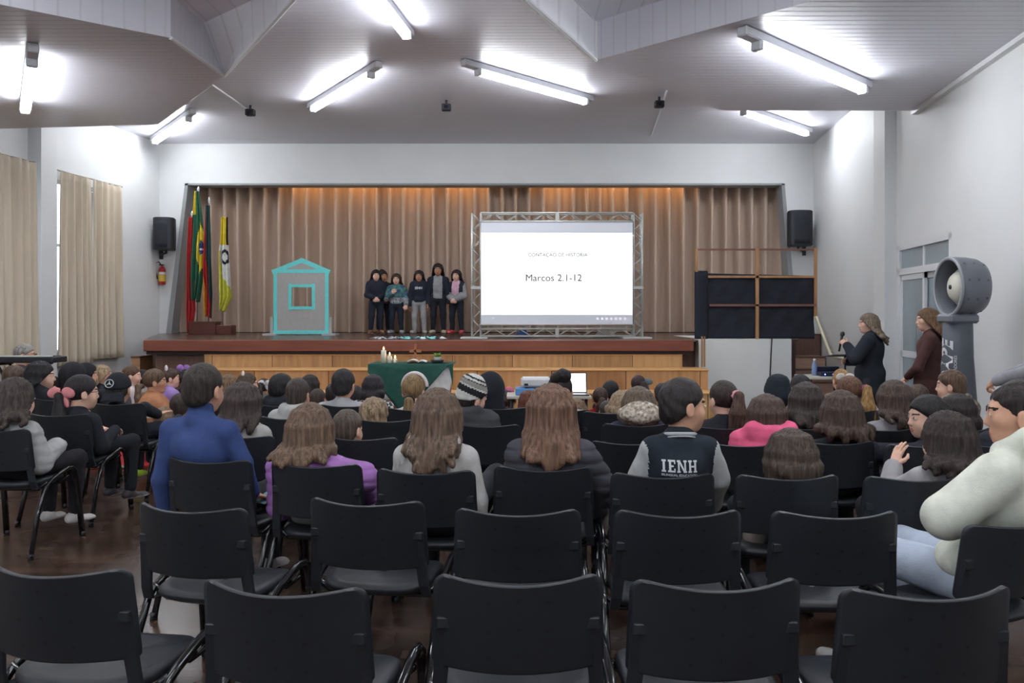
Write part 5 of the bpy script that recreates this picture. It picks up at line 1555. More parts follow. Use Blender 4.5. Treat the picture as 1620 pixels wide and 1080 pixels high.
        addhair(H, strands(.0012*hs))
        if hair == 'bun':
            Bn = SDF(); Bn.ell(HP((.02, -.075, .105)), np.array([.055, .055, .05])*hs, .02, R=R); Bn.ell(HP((-.02, -.06, .085)), np.array([.05, .05, .045])*hs, .02, R=R)
            addhair(Bn, tousle(.003), 'hair_bun')
        else:
            Lp = hopt.get('L', .22); Bn = SDF(); yb = N[1]-.088*b**.5-g-.02
            for k in range(5):
                o1 = (k-2)*.011
                tipx = root[0]+o1*2.6+hopt.get('tx', 0); p1 = root+R@np.array([o1*.3, -.035, .0])*hs; p2 = np.array([root[0]+o1*1.6+hopt.get('tx', 0)*.5, min(p1[1]-.005, yb), root[2]-Lp*.45]); p3 = np.array([tipx, min(p1[1], yb), root[2]-Lp*rr.uniform(.9, 1.05)])
                Bn.chain([root, p1, p2, p3], [.018, .025, .025, .009], .012)
            addhair(Bn, None, 'ponytail', hairm(hopt['tcol']) if 'tcol' in hopt else None)
        if hopt.get('tie'):
            mb = MB(); cpt = Vector(root+R@np.array([0, -.018, 0])*hs) if hair != 'bun' else Vector(HP((0, -.07, .08)))
            ring = []
            for k in range(17):
                a = 2*PI*k/16; wv = .003*math.sin(k*2.5)
                ring.append(cpt+Vector(R@np.array([(.026+wv)*math.cos(a), wv, (.026+wv)*math.sin(a)])))
            mb.tube(ring, hopt.get('tr', .012), 8); mb.obj('hair_tie', fabric(hopt['tie']), body)
    elif hair == 'bald': pass
    if hopt.get('bow'):
        bx_, by_, bz2 = hopt.get('bowat', (0, -.115, .0)); mb = MB(); pc = HP((bx_, by_, bz2)); Rb = R@rotz(math.radians(hopt.get('bowrot', 0)))
        Bw = SDF()
        for q in (-1, 1):
            Bw.ell(pc+Rb@np.array([q*.050, -.004, .014])*hs, np.array([.048, .018, .036])*hs, .006, R=Rb@roty(q*.35))
            Bw.ell(pc+Rb@np.array([q*.030, -.002, -.042])*hs, np.array([.022, .012, .046])*hs, .006, R=Rb@roty(-q*.4))
        Bw.ell(pc, np.array([.014, .018, .014])*hs, .006, R=R)
        V, Q = Bw.run(.006); link(to_mesh('hair_bow', V, Q, [fabric(hopt['bow'])]), 'hair_bow', body)
    if hopt.get('band'):
        mb = MB(); ring = []
        for k in range(25):
            a = PI*k/24-.0; v = np.array([.096*math.cos(a), .012, .03+.098*math.sin(a)]); ring.append(HP(v))
        mb.tube(ring, .013*hs, 8, flat=1.0); mb.obj('headband', fabric(hopt['band']), body)
    hat = hopt.get('hat')
    if hat == 'beanie':
        H = cap(.006, 0); H.ell(HP((0, -.03, .10)), np.array([.066, .075, .045])*hs, .04, R=R); H.ell(HP((0, -.035, -.02)), np.array([.082, .080, .05])*hs, .03, R=R)
        H.cut(HP((0, .05, .025)), R@np.array([0, .30, -1.0]))
        def ribs(V):
            v = (V-Hc)@R; a = np.arctan2(v[:, 0], v[:, 1]); out = v/np.linalg.norm(v, axis=1)[:, None]
            return V+(out@R.T)*(.0016*np.sin(a*46)-.002*np.abs(np.sin(v[:, 2]*110)))[:, None]
        V, Q = H.run(hh, ribs); c3 = (centers(V, Q)-Hc)@R/hs
        if hopt.get('stripes'):
            zz = c3[:, 2]+.25*c3[:, 1]; mi3 = np.zeros(len(Q), int)
            for lo_, hi_, k in ((-.2, .012, 1), (.012, .052, 0), (.052, .062, 1), (.062, .092, 2), (.092, .098, 0), (.098, .112, 1), (.112, .122, 0), (.122, .3, 1)): mi3[(zz >= lo_) & (zz < hi_)] = k
            link(to_mesh('beanie', V, Q, [fabric((34, 36, 42)), fabric((206, 206, 200)), fabric((150, 146, 138))], mi3), 'beanie', body)
        else: link(to_mesh('beanie', V, Q, [fabric(hopt.get('hatcol', (38, 44, 54)))]), 'beanie', body)
    elif hat == 'cap':
        H = cap(.007, 0); H.ell(HP((0, -.035, -.01)), np.array([.084, .082, .05])*hs, .03, R=R); H.cut(HP((0, .05, .02)), R@np.array([0, .10, -1.0]))
        V, Q = H.run(hh); hb = link(to_mesh('baseball_cap', V, Q, [fabric((34, 38, 46))]), 'baseball_cap', body)
        # backwards peak and ring badge
        mb = MB(); rim = []
        def peak(u, v):
            a = math.radians(-52+104*u); r = 1+.62*v
            return HP((.085*math.sin(a)*(1+.25*v), -.018-.098*math.cos(a)*r, -.020-.055*v-.02*abs(math.sin(a))*v))
        mb.grid(peak, 14, 6, thick=.006); mb.obj('peak', fabric((34, 38, 46)), hb)
        eb = MB(); cen = np.array([-.018, -.124, .050]); ex = np.array([1, 0, 0.]); ez = np.array([0, .30, .95])
        pt = lambda x, z: HP(cen+ex*x+ez*z)
        eb.tube([pt(.030*math.cos(2*PI*k/24), .030*math.sin(2*PI*k/24)) for k in range(25)], .0035, 6)
        for k in range(3):
            a = PI/2+2*PI*k/3; tip = (.029*math.cos(a), .029*math.sin(a)); w2 = .006
            eb.add([pt(*tip), pt(w2*math.cos(a+PI/2)+.0, w2*math.sin(a+PI/2)), pt(0, 0)+R@np.array([0, -.005, 0]), pt(w2*math.cos(a-PI/2), w2*math.sin(a-PI/2))], [(0, 1, 2), (0, 2, 3)])
        eb.obj('badge', mat('badge_white', (206, 208, 208), .4), hb)
    elif hat == 'glasses':
        pass
    if hopt.get('glasses'):
        mb = MB()
        for q in (-1, 1):
            mb.tube([HP((q*.031+.018*math.cos(2*PI*k/16), .098, -.004+.015*math.sin(2*PI*k/16))) for k in range(17)], .0018, 6)
            mb.tube([HP((q*.05, .097, .0)), HP((q*.078, .05, .002)), HP((q*.085, -.005, .0))], .0018, 6)
        mb.tube([HP((-.013, .1, 0)), HP((.013, .1, 0))], .0018, 6)
        mb.obj('glasses', mat('glasses_frame', (40, 36, 36), .3), body)
    PEOPLE[key or label] = dict(body=body, top=tob, N=N, P=P, Hc=Hc, A=A, L=Lg, sw=sw, R=R, hs=hs, shz=shz)
    return body
PEOPLE = {}
def stick(me, info, name, m_ofs=.009):
    """lay a text mesh (x right, z up, local frame of the person, seen from behind) onto the back of the top"""
    tm = info['top'].data
    bvh = BVHTree.FromPolygons([v.co[:] for v in tm.vertices], [p.vertices[:] for p in tm.polygons])
    ys = []
    for v in me.vertices:
        hit = bvh.ray_cast(Vector((v.co.x, -1.0, v.co.z)), Vector((0, 1, 0)))
        v.co.y = (hit[0].y if hit[0] else -.15) - m_ofs
    link(me, name, info['top'])
# ------------------------------------------------------------------ people
BR1, BR2, BR3, BR4, BLK, BLN, AUB, GRY = (84, 68, 58), (112, 92, 76), (66, 54, 48), (98, 74, 56), (38, 34, 36), (166, 140, 106), (110, 62, 46), (150, 146, 142)
NAVY, BLACK, LGC, CHC = (52, 72, 128), (38, 40, 48), (184, 184, 182), (62, 64, 72)
M_jeans = fabric((178, 192, 212))
M_check = bpy.data.materials.new('checkered_wool'); M_check.use_nodes = True
_nt = M_check.node_tree; _c = _nt.nodes.new('ShaderNodeTexChecker'); _c.inputs['Scale'].default_value = 28; _tc = _nt.nodes.new('ShaderNodeTexCoord')
_nt.links.new(_tc.outputs['Object'], _c.inputs['Vector']); _c.inputs['Color1'].default_value = (*lin((214, 214, 210)), 1); _c.inputs['Color2'].default_value = (*lin((56, 58, 64)), 1)
_nt.links.new(_c.outputs['Color'], _nt.nodes['Principled BSDF'].inputs['Base Color']); _nt.nodes['Principled BSDF'].inputs['Roughness'].default_value = .9
M_leo = mat('spotted_fleece', (112, 92, 78), .95, spec=.1, col2=(238, 228, 210), nscale=46, noise=.3)
M_camo = mat('patterned_cloth', (70, 64, 58), .9, col2=(176, 160, 140), nscale=40, noise=.3)
M_flower = mat('flowered_cloth', (52, 56, 70), .9, col2=(196, 200, 206), nscale=38, noise=.3)
M_multi = mat('multicolour_cloth', (52, 70, 130), .9, col2=(96, 150, 130), nscale=16, noise=.3)
P_ = person
# --- front rows
P_('man in a cream hoodie at the right edge, head turned left', 'B6', 1612, 597, 1.12, hyaw=-32, hair='short', hcol=(46, 38, 36), shirt=(216, 220, 204), topopt=('hood', 'loose'), pants=M_jeans, shoes='white', kind='man', skn='mid', sw=.205, ls=1.15, arms={'l': ((-.345, -.05, .80), (.07, .08, .74), (.6, .7, -.2), (0, -.2, -1), .5), 'r': ((.30, .0, .80), (.26, .18, .68), (-.1, .9, -.2), (0, -.2, -1), .5)}, yaw=-28, key='man', hopt={'off': -.006}, legs={'l': ((-.17, .44, .56), (-.17, .44, .08), (0, 1, 0))})
P_('boy with short brown hair in a blue high-necked sweater', 'C1', 323, 573, 1.14, hyaw=4, hair='short', hcol=(58, 50, 46), shirt=NAVY, topopt=('turtle', 'slim'), skn='mid', sw=.160, key='blue', arms={'l': 'down', 'r': ((.225, -.05, .76), (.235, .03, .585), (.45, .75, -.35), (0, -.2, -1), .15)}, legs={'l': ((-.09, .36, .53), (-.09, .36, .12), (0, 1, 0))})
P_('girl with loose light brown hair in a purple jacket', 'C2', 492, 637, 1.16, hair='wavy', hcol=(112, 90, 72), hopt={'L': .36, 'flare': .016, 'tip': 1.08, 'n': 22, 'wave': .008}, shirt=(164, 108, 184), topopt=('hood', 'puffer'), skn='fair', key='purple', sw=.14, arms={'l': 'lap', 'r': ((.25, .02, .70), (.21, .22, .56), (0, 1, -.3), (0, -.2, -1), .4)}, pants=(150, 158, 156))
P_('girl with very long brown hair in a pale grey hoodie', 'C3', 694, 614, 1.16, hyaw=14, hair='wavy', hcol=(106, 86, 72), hopt={'L': .48, 'flare': .02, 'tip': 1.0, 'n': 22, 'wave': .007, 'amp': .002}, shirt=(178, 176, 172), topopt=('hood',), skn='fair', key='greyhood', sw=.148, arms={'l': 'lap', 'r': 'down'}, legs={'r': ((.24, .42, .66), (.12, .46, .40), (0, 1, 0))}, pants=(52, 54, 60))
P_('girl with long straight light brown hair in a dark puffer jacket', 'C4', 872, 607, 1.14, hair='long', hcol=(122, 92, 74), hopt={'L': .52, 'flare': .008, 'tip': 1.08, 'n': 24, 'amp': .0022, 'fq': 80}, shirt=(74, 72, 82), topopt=('puffer',), skn='fair', key='puffer', sw=.150, arms={'l': 'lap', 'r': ((.235, .0, .70), (.235, .1, .52), (0, .3, -1), (-1, 0, 0), .5)})
P_('boy in a navy and grey varsity jacket with white letters, face turned right', 'C5', 1082, 598, 1.09, hyaw=72, hair='short', hcol=(48, 42, 42), hopt={'off': .002, 'tousle': .0026}, shirt=(36, 44, 54), sleeve=(176, 178, 178), topopt=('stripecollar',), skn='mid', sw=.130, key='varsity', arms={'l': ((-.185, .0, .74), (-.19, .15, .60), (0, .8, -.5), (0, -.4, -1), .4), 'r': ((.19, .0, .74), (.20, .14, .58), (0, .8, -.5), (0, -.4, -1), .4)}, hroll=-4)
P_('small girl with straight dark brown hair, low in her chair', 'C6', 1250, 677, 1.12, hair='long', hcol=(76, 62, 54), hopt={'L': .36, 'flare': .0, 'tip': .98, 'n': 22, 'amp': .0018, 'amax': 112}, shirt=(150, 136, 128), topopt=('hood',), skn='mid', sw=.125)
P_('girl with curly dark hair in a grey top, hand to her face', 'C7', 1496, 650, 1.1, hyaw=-20, hair='curly', hcol=(58, 46, 44), hopt={'L': .36, 'flare': .035, 'tip': 1.05, 'n': 26, 'wave': .016, 'amp': .003}, shirt=(158, 156, 158), topopt=('hood',), skn='fair', sw=.14, arms={'l': ((-.21, .10, .66), (-.13, .20, .78), (.35, .1, .95), (.8, .3, 0), .25), 'r': 'lap'})
# --- second block of rows
P_('girl with long dark hair in a pale grey hoodie beside the boy in blue', 'D1', 386, 604, 1.12, hyaw=8, hair='long', hcol=(72, 60, 56), hopt={'L': .40, 'flare': .01, 'n': 20, 'amp': .002}, shirt=(170, 168, 166), topopt=('hood',), skn='fair', sw=.14, arms={'l': 'lap', 'r': 'side'})
P_('boy with short brown hair just above his chair, ear showing', 'D2', 551, 646, 1.05, hyaw=14, hair='short', hcol=(92, 80, 70), shirt=(60, 56, 60), skn='fair', sw=.12)
P_('girl with brown bobbed hair in a bright pink jacket', 'D4', 1212, 623, 1.08, hyaw=6, hair='long', hcol=(82, 64, 56), hopt={'L': .13, 'flare': .0, 'tip': .9, 'amax': 108, 'n': 20, 'amp': .0018}, shirt=(240, 88, 134), topopt=('hood', 'puffer', 'bighood'), skn='fair', sw=.145)
P_('girl with long brown hair over a black top, right of the pink jacket', 'D5', 1330, 617, 1.14, hair='wavy', hcol=(78, 62, 54), hopt={'L': .40, 'flare': .03, 'tip': 1.1, 'n': 22, 'wave': .006, 'amp': .002}, shirt=BLACK, skn='fair', sw=.145)
P_('boy with short dark hair in black, head turned left', 'D6', 1466, 625, 1.06, hyaw=-58, hair='short', hcol=(40, 36, 38), hopt={'off': .004}, shirt=(38, 42, 54), skn='fair', sw=.14, yaw=-30, arms={'l': ((-.24, .10, .72), (-.24, .34, .66), (-.2, 1, -.1), (0, 0, -1), .3), 'r': 'lap'})
P_('person in a dark coat and glasses, half hidden by the cream hoodie man', 'D7', 1596, 610, 1.1, hyaw=-45, hair='long', hcol=(60, 52, 48), hopt={'L': .2, 'glasses': 1}, shirt=(40, 44, 54), topopt=('puffer',), skn='fair', kind='woman', sw=.16)
P_('boy with short brown hair in a pale grey hoodie', 'E1', 472, 597, 1.02, hair='short', hcol=(70, 60, 56), shirt=(188, 188, 186), topopt=('hood',), skn='mid', sw=.15)
P_('child with fair curly hair', 'E2', 592, 630, 1.12, hair='short', hcol=(158, 134, 108), hopt={'off': .010, 'tousle': .005}, shirt=(52, 54, 62), skn='fair', sw=.13)
P_('child in a striped knitted hat and charcoal coat', 'E3', 748, 597, 1.06, hyaw=48, hair='short', hpitch=-6, hcol=(52, 44, 42), hopt={'hat': 'beanie', 'stripes': 1}, shirt=(66, 68, 72), topopt=('hood', 'puffer'), skn='fair', sw=.15, hroll=14)
P_('girl with a spotted fleece hood over a navy and magenta jacket', 'E4', 1010, 611, 1.12, hair='long', hcol=(110, 94, 80), hopt={'L': .11, 'n': 14}, shirt=(44, 48, 74), topopt=('collar', 'bighood', 'puffer'), skn='fair', sw=.14, key='leo')
P_('girl with dark ponytail held by a pink scrunchie', 'E5', 1143, 601, 1.06, hyaw=-18, hair='pony', hcol=(62, 52, 48), hopt={'h': .03, 'side': 14, 'L': .26, 'tie': (226, 150, 160), 'tr': .014, 'tcol': (84, 66, 56)}, shirt=BLACK, skn='fair', sw=.14)
P_('girl with straight dark hair in black behind the pink jacket', 'E6', 1274, 604, 1.08, hair='long', hcol=(64, 54, 50), hopt={'L': .27, 'flare': .01, 'n': 16}, shirt=(44, 44, 50), skn='fair', sw=.145)
P_('woman with wavy shoulder length brown hair in a grey top', 'E7', 1412, 601, 1.08, hyaw=-14, hair='wavy', hcol=(80, 64, 56), hopt={'L': .30, 'flare': .02, 'n': 18, 'wave': .012}, shirt=(146, 142, 148), skn='fair', kind='woman', sw=.155)
P_('child with smooth dark hair near the fan', 'E8', 1514, 622, 1.0, hair='long', hcol=(48, 42, 42), hopt={'L': .17, 'n': 14}, shirt=(46, 42, 46), skn='fair', sw=.13)
P_('boy with dark hair in a grey shirt sitting up tall', 'F1', 544, 583, 1.1, hyaw=3, hair='short', hcol=(44, 42, 46), hopt={'off': .002}, shirt=(170, 170, 176), skn='mid', sw=.155)
P_('girl with fair hair, white headband and black scrunchie', 'F2', 655, 592, 1.1, hyaw=12, hair='pony', hcol=(150, 122, 88), hopt={'h': -.06, 'L': .22, 'tie': (36, 36, 42), 'tr': .018, 'band': (226, 214, 210), 'side': 14}, shirt=(204, 202, 204), skn='fair', sw=.14)
P_('woman with a dark hair bun in a white top', 'F3', 886, 590, 1.16, hair='bun', hcol=(44, 38, 40), shirt=(206, 208, 208), topopt=('hood',), skn='mid', kind='woman', sw=.19)
P_('child with long blond hair behind the spotted hood', 'F4', 984, 617, 1.0, hair='long', hcol=(160, 138, 110), hopt={'L': .24, 'n': 12}, shirt=(90, 120, 160), skn='fair', sw=.13)
P_('person in a dark grey knitted cap', 'F5', 1229, 597, 1.12, hair='short', hcol=(44, 40, 40), hopt={'hat': 'beanie', 'hatcol': (40, 48, 58)}, shirt=(56, 60, 66), skn='fair', sw=.15)
P_('woman with a thick blond ponytail, highlighted', 'F6', 1342, 594, 1.08, hyaw=-16, hair='pony', hcol=(112, 80, 62), hopt={'h': .03, 'L': .30, 'side': 26, 'tcol': (164, 128, 80), 'tie': (150, 70, 110)}, shirt=(70, 72, 78), skn='fair', kind='woman', sw=.15)
P_('boy with short brown hair and a patterned collar', 'F7', 1503, 585, 1.0, hyaw=-46, hair='short', hcol=(104, 82, 66), hopt={'off': .003}, shirt=M_camo, topopt=('hood',), skn='fair', sw=.14)
P_('person bent forward in a black hooded top', 'F8', 446, 591, 1.0, hyaw=25, hair='short', hcol=(38, 36, 40), hopt={'off': .006}, shirt=(40, 44, 52), topopt=('hood',), skn='mid', sw=.16)
P_('person with a raised black hood beside the striped hat', 'F9', 777, 590, 1.14, hyaw=10, hair='short', hcol=BLK, shirt=(36, 40, 48), topopt=('hoodup',), skn='mid', sw=.16)
# --- left block
P_('girl with long curly hair in a pale grey sweatshirt at the left edge', 'L1', 26, 597, 1.16, yaw=14, hyaw=10, hair='curly', hcol=(70, 58, 54), hopt={'L': .44, 'flare': .045, 'tip': 1.1, 'n': 24, 'wave': .018, 'amp': .003}, shirt=(176, 178, 178), topopt=('puffer',), skn='fair', sw=.145, pants=(38, 38, 44), shoes='white', arms='lap')
P_('girl with dark hair and a pink bow in a black jumper', 'L2', 131, 592, 1.12, yaw=22, hyaw=24, hair='pony', hcol=(44, 40, 42), hopt={'h': -.02, 'L': .32, 'bow': (224, 132, 136), 'bowat': (.0, -.128, -.01), 'bowrot': 40, 'glasses': 1}, shirt=(36, 40, 48), skn='fair', sw=.14, pants=(36, 38, 46), shoes=(60, 56, 60), key='bow')
P_('boy in a backwards dark cap with a round badge', 'L3', 188, 590, 1.12, yaw=8, hyaw=-12, hair='short', hcol=(48, 42, 40), hopt={'hat': 'cap'}, shirt=(38, 42, 50), skn='mid', sw=.145, key='cap', pants=(40, 44, 56), arms={'l': 'lap', 'r': ((.20, .0, .74), (.20, .20, .665), (.5, .85, .25), (0, 0, -1), .15)}, shoes=(172, 206, 52), legs={'r': ((.30, .32, .56), (.22, .45, .60), (1, .15, -.15))})
P_('child with black hair in a big black hood near the curtain', 'L4', 66, 571, 1.08, yaw=30, hyaw=36, hair='long', hcol=(34, 32, 36), hopt={'L': .14, 'n': 12}, shirt=(34, 38, 46), topopt=('hood',), skn='fair', sw=.15, arms={'l': 'lap', 'r': 'chest'})
# --- on the floor and low benches in front
fl = []
def floor(label, px, top, d, hs=1.0, **k):
    k.setdefault('sw', .135); k.setdefault('yaw', 0)
    return P_(label, 'floor', px, top, hs, d=d, **k)
floor('older man with grey hair and glasses behind the keyboard', 40, 543, 9.1, 1.1, yaw=60, hyaw=10, hair='short', hcol=GRY, hopt={'glasses': 1}, kind='man', skn='mid', shirt=(60, 66, 76), sw=.16)
floor('child with brown hair under the keyboard', 24, 578, 7.7, 1.0, yaw=25, hair='short', hcol=(92, 74, 62), skn='mid', shirt=(110, 64, 54), hopt={'off': .004})
floor('small dark haired child looking down beside the black hood', 84, 595, 8.0, .95, yaw=30, hyaw=10, hpitch=-25, hair='short', hcol=(46, 40, 40), shirt=(44, 60, 56), skn='fair')
floor('child with a big round black hood left of the pink bow girl', 118, 574, 8.1, 1.15, yaw=15, hair='short', hcol=BLK, shirt=(42, 42, 48), topopt=('hoodup',), skn='mid')
floor('child in black with a headscarf and face turned right', 139, 575, 8.7, 1.0, yaw=60, hyaw=10, hair='long', hcol=BLK, hopt={'L': .2, 'n': 10}, shirt=(38, 40, 46), topopt=('hoodup',), skn='mid')
floor('girl with straight fair hair and dark jacket facing right', 163, 577, 8.9, .98, yaw=55, hyaw=15, hair='long', hcol=(170, 146, 116), hopt={'L': .22, 'n': 10}, shirt=(44, 48, 56), skn='fair')
floor('fair haired child mostly hidden behind the dark cap', 188, 587, 9.0, 1.0, yaw=20, hair='short', hcol=(150, 122, 92), shirt=(90, 90, 96), skn='fair')
floor('boy with brown hair and a pale collar facing right', 209, 578, 9.1, 1.0, yaw=55, hyaw=15, hair='short', hcol=(98, 74, 58), shirt=(206, 198, 198), skn='fair')
floor('child with black hair behind the woman in the orange shawl', 227, 584, 9.4, 1.0, yaw=20, hair='short', hcol=(44, 40, 42), shirt=(150, 150, 150), skn='mid')
floor('woman with brown tied hair and an orange brown shawl', 246, 583, 8.2, 1.12, yaw=50, hyaw=12, hair='pony', hcol=(104, 82, 66), hopt={'h': -.04, 'L': .26, 'glasses': 1, 'tcol': (128, 106, 86)}, kind='woman', shirt=(186, 122, 82), topopt={'buncho': 1, 'band': (-.20, -.165, fabric((218, 208, 196)))}, skn='mid', sw=.15)
floor('girl in a lilac top with a white hair bow', 271, 582, 9.0, .95, yaw=40, hyaw=25, hair='pony', hcol=(84, 66, 56), hopt={'h': .07, 'L': .1, 'bow': (222, 216, 214), 'bowat': (-.03, -.05, .10)}, shirt=(160, 130, 204), skn='fair')
floor('child with a purple hair bow beside the boy in blue', 297, 583, 9.2, 1.0, yaw=15, hair='pony', hcol=(46, 40, 42), hopt={'h': .07, 'L': .1, 'bow': (166, 116, 200), 'bowat': (-.04, -.02, .115)}, shirt=(52, 52, 60), skn='mid')
floor('child with dark hair just left of the boy in blue', 287, 622, 7.4, 1.05, yaw=10, hair='short', hcol=(66, 54, 50), hopt={'off': .004}, shirt=(62, 66, 72), skn='mid')
floor('small fair haired child low in front of the dark cap boy', 262, 643, 7.3, .9, yaw=15, hair='long', hcol=(140, 116, 92), hopt={'L': .16, 'n': 10}, shirt=(40, 44, 60), skn='fair', shoes=(170, 206, 50))
floor('child with light brown hair right of the boy in blue, far row', 363, 592, 9.2, .98, yaw=25, hyaw=15, hair='long', hcol=(130, 106, 84), hopt={'L': .2, 'n': 10}, shirt=(52, 54, 60), skn='fair')
floor('girl with brown hair and a pale hair clip facing right', 393, 590, 8.8, 1.02, yaw=45, hyaw=25, hair='long', hcol=(84, 68, 58), hopt={'L': .2, 'n': 10, 'bow': (206, 196, 186), 'bowat': (-.04, -.05, .09)}, shirt=(196, 192, 188), skn='fair')
floor('small dark haired child with a sparkly clip', 418, 598, 9.3, .9, yaw=10, hair='pony', hcol=(56, 48, 46), hopt={'h': .02, 'L': .12, 'bow': (206, 204, 206), 'bowat': (.05, -.08, .05)}, shirt=(120, 122, 126), skn='mid')
floor('girl with dark hair behind the grey hoodie boy', 491, 592, 8.6, 1.0, yaw=10, hair='long', hcol=(52, 44, 44), hopt={'L': .18, 'n': 10}, shirt=(196, 194, 190), skn='fair')
floor('small child with brown hair between two grey tops', 503, 614, 8.0, .95, yaw=5, hair='short', hcol=(74, 62, 56), shirt=(120, 116, 116), skn='mid')
floor('child in navy behind the boy in the grey shirt', 527, 606, 8.3, .95, yaw=0, hair='short', hcol=(44, 42, 46), shirt=(44, 48, 66), skn='mid')
floor('child in navy right of the grey shirt boy', 563, 609, 8.5, .95, yaw=5, hair='short', hcol=(46, 42, 44), shirt=(40, 44, 60), skn='mid')
floor('girl with short dark hair in a checkered jacket', 591, 592, 7.5, 1.0, yaw=12, hair='long', hcol=(44, 40, 44), hopt={'L': .13, 'n': 12}, shirt=M_check, topopt=('collar',), skn='mid', sw=.15)
floor('small girl with a pink bow left of the blue box', 805, 614, 8.4, .95, yaw=10, hair='pony', hcol=(80, 64, 58), hopt={'h': .05, 'L': .12, 'bow': (224, 110, 150), 'bowat': (-.03, -.05, .09)}, shirt=(196, 120, 130), skn='fair')
floor('child with auburn hair before the white projector', 836, 617, 7.3, .92, yaw=5, hair='long', hcol=(112, 66, 52), hopt={'L': .2, 'n': 10}, shirt=(150, 110, 80), skn='fair')
floor('child with light hair just under the laptop', 912, 630, 7.4, .95, yaw=0, hair='long', hcol=(130, 104, 82), hopt={'L': .15, 'n': 10}, shirt=(70, 64, 62), skn='fair')
floor('child with a red collar right of the laptop', 950, 612, 8.3, .98, yaw=12, hair='pony', hcol=(76, 58, 50), hopt={'h': -.01, 'L': .12, 'side': 20}, shirt=(44, 44, 52), topopt={'collar': 1, 'band': (-.06, .1, fabric((214, 52, 54)))}, skn='fair')
floor('child with thick black hair beside the red collar', 967, 602, 8.8, .98, yaw=25, hyaw=10, hair='short', hcol=(38, 36, 40), hopt={'off': .006}, shirt=(36, 40, 46), skn='mid')
floor('small child with dark hair low behind an empty chair', 960, 633, 7.7, .92, yaw=0, hair='short', hcol=(58, 50, 50), shirt=(52, 54, 58), skn='mid')
floor('child with dark reddish hair and a grey clip, far right row', 1010, 593, 8.9, 1.02, yaw=8, hair='pony', hcol=(58, 42, 44), hopt={'h': .03, 'L': .14, 'side': 35, 'bow': (110, 120, 124), 'bowat': (.06, -.06, .04)}, shirt=(206, 208, 212), skn='fair')
floor('child in dark clothes hidden left of the varsity jacket boy', 1048, 605, 7.6, 1.0, yaw=0, hair='short', hcol=(40, 38, 42), shirt=(48, 52, 66), skn='mid')
floor('person with dark hair in front of the brown stairs', 1266, 592, 7.2, 1.05, yaw=0, hair='short', hcol=(46, 42, 44), hopt={'off': .003}, shirt=(120, 126, 130), skn='mid', sw=.15)
floor('child with blond tied hair and white clip below the speaker woman', 1330, 583, 8.6, 1.05, yaw=0, hair='pony', hcol=(176, 136, 92), hopt={'h': -.02, 'L': .16, 'bow': (222, 214, 206), 'bowat': (0, -.11, .03)}, shirt=(150, 110, 90), skn='fair')
floor('child with brown hair low behind the woman in the grey top', 1451, 607, 7.0, 1.0, yaw=-15, hair='short', hcol=(88, 72, 62), shirt=(70, 70, 72), skn='fair')
# --- children standing on the stage, facing the hall
def kid(label, px, top, d=14.5, **k):
    k.setdefault('sw', .118)
    return P_(label, 'stage', px, top, k.pop('hs', .92), d=d, fine=False, yaw=k.pop('yaw', 180), **k)
DN = (40, 46, 60)
kid('girl in a long dark hooded top, leftmost of the standing children', 595, 426, yaw=168, hair='long', hcol=BLK, hopt={'L': .22, 'n': 12}, shirt=DN, topopt=('hood',), pants=DN, shoes=(134, 92, 66), skn='fair', arms='front', key='k1')
kid('girl in dark clothes standing half behind the leftmost child', 607, 428, d=14.85, yaw=160, hair='bun', hcol=BLK, shirt=(44, 46, 58), pants=DN, shoes=(120, 84, 60), skn='tan', arms='front')
kid('child in a multicoloured jacket and flowered skirt, hands at chest', 627, 432, hs=.9, hair='long', hcol=(64, 50, 44), hopt={'L': .2, 'n': 12}, shirt=M_multi, topopt={'skirt': M_flower}, pants=DN, shoes=(150, 150, 154), skn='fair', arms={'l': 'side', 'r': 'chest'})
kid('girl in a dark lettered hoodie and pale grey trousers', 663, 427, hair='long', hcol=(46, 40, 40), hopt={'L': .2, 'n': 12}, shirt=DN, topopt=('hood',), pants=(160, 160, 160), shoes=(170, 164, 156), skn='tan', arms='down', key='k4')
kid('tallest girl on stage, pale grey sweater under a dark cardigan', 693, 416, hs=1.0, sw=.135, hair='long', hcol=BLK, hopt={'L': .3, 'n': 12}, shirt=DN, topopt={'front': (150, 150, 152)}, pants=(38, 42, 52), shoes=(176, 164, 140), skn='tan', arms='down')
kid('girl with a pink shirt, dark jacket with pale sleeves and red shoes', 722, 426, yaw=195, hair='long', hcol=(48, 40, 42), hopt={'L': .24, 'n': 12}, shirt=DN, sleeve=(150, 150, 152), topopt={'front': (214, 164, 186)}, pants=(40, 46, 58), shoes=(214, 76, 86), skn='fair', arms='front')
